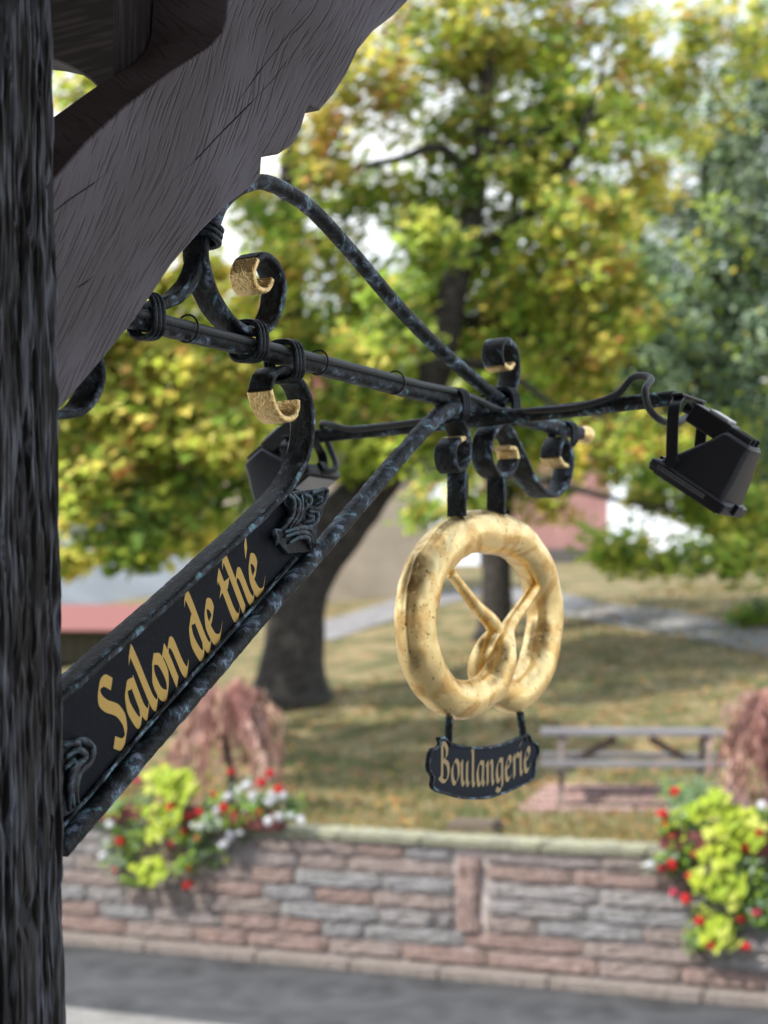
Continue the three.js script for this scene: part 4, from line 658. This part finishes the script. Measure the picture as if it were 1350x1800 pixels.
// ------------------------------------------------------------------ flower troughs on the wall
const petalRed = new THREE.MeshPhysicalMaterial({ color: rgb(.62, .018, .022), roughness: .95, transmission: .25, thickness: 0, side: THREE.DoubleSide }), petalPink = new THREE.MeshPhysicalMaterial({ color: rgb(.62, .05, .12), roughness: .95, transmission: .25, thickness: 0, side: THREE.DoubleSide }), petalWhite = new THREE.MeshPhysicalMaterial({ color: rgb(.82, .82, .86), roughness: .95, transmission: .25, thickness: 0, side: THREE.DoubleSide });
const limes = [[.36, .47, .02], [.44, .53, .03], [.30, .42, .02], [.50, .56, .09]].map(c => new THREE.MeshPhysicalMaterial({ color: rgb(...c), roughness: .95, transmission: .4, thickness: 0, side: THREE.DoubleSide }));
const umbel = (() => { const r = rng(4), gs = []; for (let k = 0; k < 26; k++) { const g = ovalLeaf.clone(); g.scale(.9, .55, .9); const z = r() * 1.6 - .6, a = r() * 6.28, s = Math.sqrt(Math.max(0, 1 - z * z)), n = V(s * Math.cos(a), z, s * Math.sin(a)).normalize(); g.applyQuaternion(new THREE.Quaternion().setFromUnitVectors(V(0, 0, 1), n)); g.translate(n.x * .36, n.y * .30, n.z * .36); gs.push(g); } return mergeGeometries(gs); })();
function planting(side, trough, limeBlobs, reds, whites, greens, seed) {
  const r = rng(seed), g3 = () => r() + r() - 1;
  const t = thing('flower_trough', `dark red trough of bedding plants hung on the wall, ${side}`, 'planter', 'flower troughs on the wall'); const a = onWall(trough[0], trough[2], .02), b = onWall(trough[1], trough[2], .02), len = a.distanceTo(b), c = a.clone().lerp(b, .5);
  const body = part('trough', box(len, .18, .20, 0, 0, 0, .02), mat({ color: rgb(.13, .03, .03), roughness: .6 }), t); body.position.set(c.x, 1.33, c.z).addScaledVector(WM, .02); body.rotation.y = -Math.atan2(WE.z, WE.x);
  part('soil', box(len - .04, .02, .15, 0, .09, 0), mat({ color: rgb(.03, .022, .016), roughness: 1 }), body);
  const lv = thing('lime_vine', `lime green trailing vine with heart shaped leaves, ${side}`, 'plant', 'lime vines in the troughs');
  for (const [px, py, hw, hh, n] of limeBlobs) for (let k = 0; k < n; k++) {
    const p = onWall(px + g3() * hw, py + g3() * hh, .16 + .12 * r()), m = part('leaf', heartLeaf, limes[Math.floor(r() * 4)], lv), s = .09 + .05 * r();
    const n3 = V(WM.x + g3() * .5, .7 + .5 * r(), WM.z + g3() * .5).normalize(), T = V(g3() * .7, -.8, g3() * .4 + .3), X = new THREE.Vector3().crossVectors(T, n3).normalize(), Y = new THREE.Vector3().crossVectors(n3, X); m.quaternion.setFromRotationMatrix(new THREE.Matrix4().makeBasis(X, Y, n3)); m.scale.setScalar(s); m.position.copy(p);
  }
  const top = onWall(limeBlobs[0][0], limeBlobs[0][1] + 20, .10), low = onWall(limeBlobs.at(-1)[0], limeBlobs.at(-1)[1], .14);
  part('stem', tube([top, top.clone().lerp(low, .4).addScaledVector(WM, .1), low], .008, { ds: .06, seg: 6 }), mat({ color: rgb(.12, .16, .03), roughness: .7 }), lv);
  const gr = thing('geranium', `red flowering geraniums, ${side}`, 'flower', 'red geraniums in the troughs');
  reds.forEach(([px, py], i) => { const p = onWall(px, py, .17 + .08 * r()), s = .055 + .06 * r(); const m = part('flower_head', umbel, i % 6 === 5 ? petalPink : petalRed, gr); m.position.copy(p); m.scale.setScalar(s); m.rotation.y = r() * 6; part('stalk', tube([p, p.clone().add(V(g3() * .03, -.07, 0)).addScaledVector(WM, -.05), p.clone().add(V(g3() * .04, -.12, 0)).addScaledVector(WM, -.12)], .004, { ds: .05, seg: 5 }), mat({ color: rgb(.09, .14, .03), roughness: .7 }), gr); });
  foliage(gr, 'foliage', greens.map(([x, y, hw, hh, n]) => { const p = onWall(x, y, .08); return [x, y, -p.z, hw, hh, n, { blue: 2.2, green: 2.4, yg: .4 }]; }), { geo: ovalLeaf, seed: seed + 1, size: .075, spray: 20, spread: .13, flat: .9, depth: .6 });
  if (whites.length) { const wf = thing('white_bedding_plant', `white flowering bedding plants, ${side}`, 'flower'); for (const [px, py] of whites) for (let k = 0; k < 2; k++) { const p = onWall(px + g3() * 7, py + g3() * 7, .18 + .08 * r()), m = part('flower_head', umbel, petalWhite, wf); m.position.copy(p); m.scale.setScalar(.04 + .05 * r()); m.rotation.set(r(), r() * 6, 0); } foliage(wf, 'foliage', whites.map(([x, y]) => [x, y + 6, -onWall(x, y, .1).z, 16, 12, 1, { blue: 3, green: 2 }]), { geo: ovalLeaf, seed: seed + 2, size: .06, spray: 14, spread: .09, flat: .9 }); }
}
planting('near the post', [160, 500, 1460], [[302, 1385, 46, 50, 52], [278, 1455, 40, 40, 30], [262, 1532, 32, 26, 18]],
  [[405, 1357], [376, 1396], [394, 1420], [350, 1428], [332, 1436], [300, 1482], [322, 1462], [211, 1480], [202, 1530], [330, 1556], [330, 1528], [412, 1440], [346, 1474], [490, 1388], [460, 1376], [474, 1360], [456, 1428], [240, 1372], [300, 1420], [412, 1428]],
  [[188, 1420], [192, 1450], [190, 1476], [182, 1502], [420, 1386], [400, 1400], [446, 1398], [472, 1412], [432, 1380], [356, 1452], [366, 1442], [380, 1424], [380, 1446], [400, 1470], [421, 1467], [390, 1482], [342, 1450], [468, 1441], [490, 1440], [512, 1434], [528, 1440], [502, 1396], [478, 1398]],
  [[230, 1440, 50, 60, 16], [340, 1460, 60, 50, 18], [420, 1430, 70, 40, 16], [480, 1415, 40, 25, 7], [230, 1520, 40, 40, 8], [350, 1520, 40, 40, 8]], 81);
planting('near the right edge', [1165, 1420, 1500], [[1250, 1418, 44, 26, 24], [1290, 1460, 56, 44, 46], [1262, 1545, 54, 54, 56], [1265, 1642, 32, 34, 22]],
  [[1165, 1432], [1170, 1450], [1181, 1470], [1162, 1526], [1180, 1520], [1184, 1570], [1206, 1580], [1221, 1502], [1211, 1540], [1335, 1460], [1312, 1490], [1331, 1604], [1230, 1620], [1302, 1616], [1250, 1662], [1312, 1665], [1186, 1392]],
  [[1140, 1518], [1342, 1416]],
  [[1200, 1450, 36, 60, 14], [1190, 1500, 30, 40, 8], [1330, 1500, 40, 80, 18], [1270, 1600, 50, 50, 12], [1340, 1600, 30, 60, 8], [1240, 1650, 30, 30, 6]], 82);
{ // soft feathery shrub over the right trough
  const o = thing('feathery_shrub', 'soft green feathery shrub standing behind the right lime vine', 'shrub'), p = onWall(1215, 1450, -.42); limb(o, [[1215, 1490, -p.z, 4], [1212, 1430, -p.z, 3], [1210, 1390, -p.z, 2]], 'stem', 6);
  foliage(o, 'foliage', [[1215, 1400, -p.z, 44, 46, 36, { blue: 3, green: 1.5 }], [1215, 1450, -p.z, 40, 30, 16, { blue: 3, green: 1.5 }]], { geo: slimLeaf, seed: 91, size: .10, spray: 26, spread: .13, flat: 1 });
}
// ------------------------------------------------------------------ grass blades and fallen leaves
{
  const r = rng(15), put = (name, label, geo, m, n, fn) => { const im = new THREE.InstancedMesh(geo, m, n), cc = new THREE.Color(); for (let i = 0; i < n; i++) { const [M, c] = fn(); im.setMatrixAt(i, M); im.setColorAt(i, cc.setRGB(...c)); } im.name = name; im.userData = { kind: 'stuff', label, category: name.replace(/_/g, ' ') }; im.castShadow = im.receiveShadow = true; scene.add(im); };
  const spot = () => { const q = .25 + 26 * r() ** 1.7, a = -3 + 17 * r() + q * .1, p = along(a, -q - .1, 0); p.y = ground(p.x, p.z); return p; };
  put('grass_blades', 'short dry grass blades of the lawn', slimLeaf, leafMat(.3), 42000, () => { const p = spot(), s = .05 + .07 * r(), a = r() * 6.28, T = V((r() - .5) * .9, 1, (r() - .5) * .9).normalize(), X = V(Math.cos(a), 0, Math.sin(a)), Z = new THREE.Vector3().crossVectors(X, T).normalize(), g = smooth(-.3, .3, fbm(p.x * .5, p.z * .5, 2, 3)); X.crossVectors(T, Z); return [new THREE.Matrix4().makeBasis(X, T, Z).scale(V(s, s, s)).setPosition(p.x, p.y + s * .3, p.z), mix3([.09, .13, .03], [.26, .23, .10], sat(g + .4 * (r() - .5)))]; });
  put('fallen_leaves', 'fallen orange and brown maple leaves scattered on the lawn', mapleLeaf, leafMat(.2), 7000, () => { const p = spot(), s = .06 + .06 * r(), n = V((r() - .5) * .9, 1, (r() - .5) * .9).normalize(), T = V(r() - .5, 0, r() - .5), X = new THREE.Vector3().crossVectors(T, n).normalize(), Y = new THREE.Vector3().crossVectors(n, X); return [new THREE.Matrix4().makeBasis(X, Y, n).scale(V(s, s, s)).setPosition(p.x, p.y + .03, p.z), [[.42, .20, .07], [.36, .24, .10], [.28, .15, .07], [.50, .34, .10]][Math.floor(r() * 4)]]; });
}
renderer.render(scene, camera);
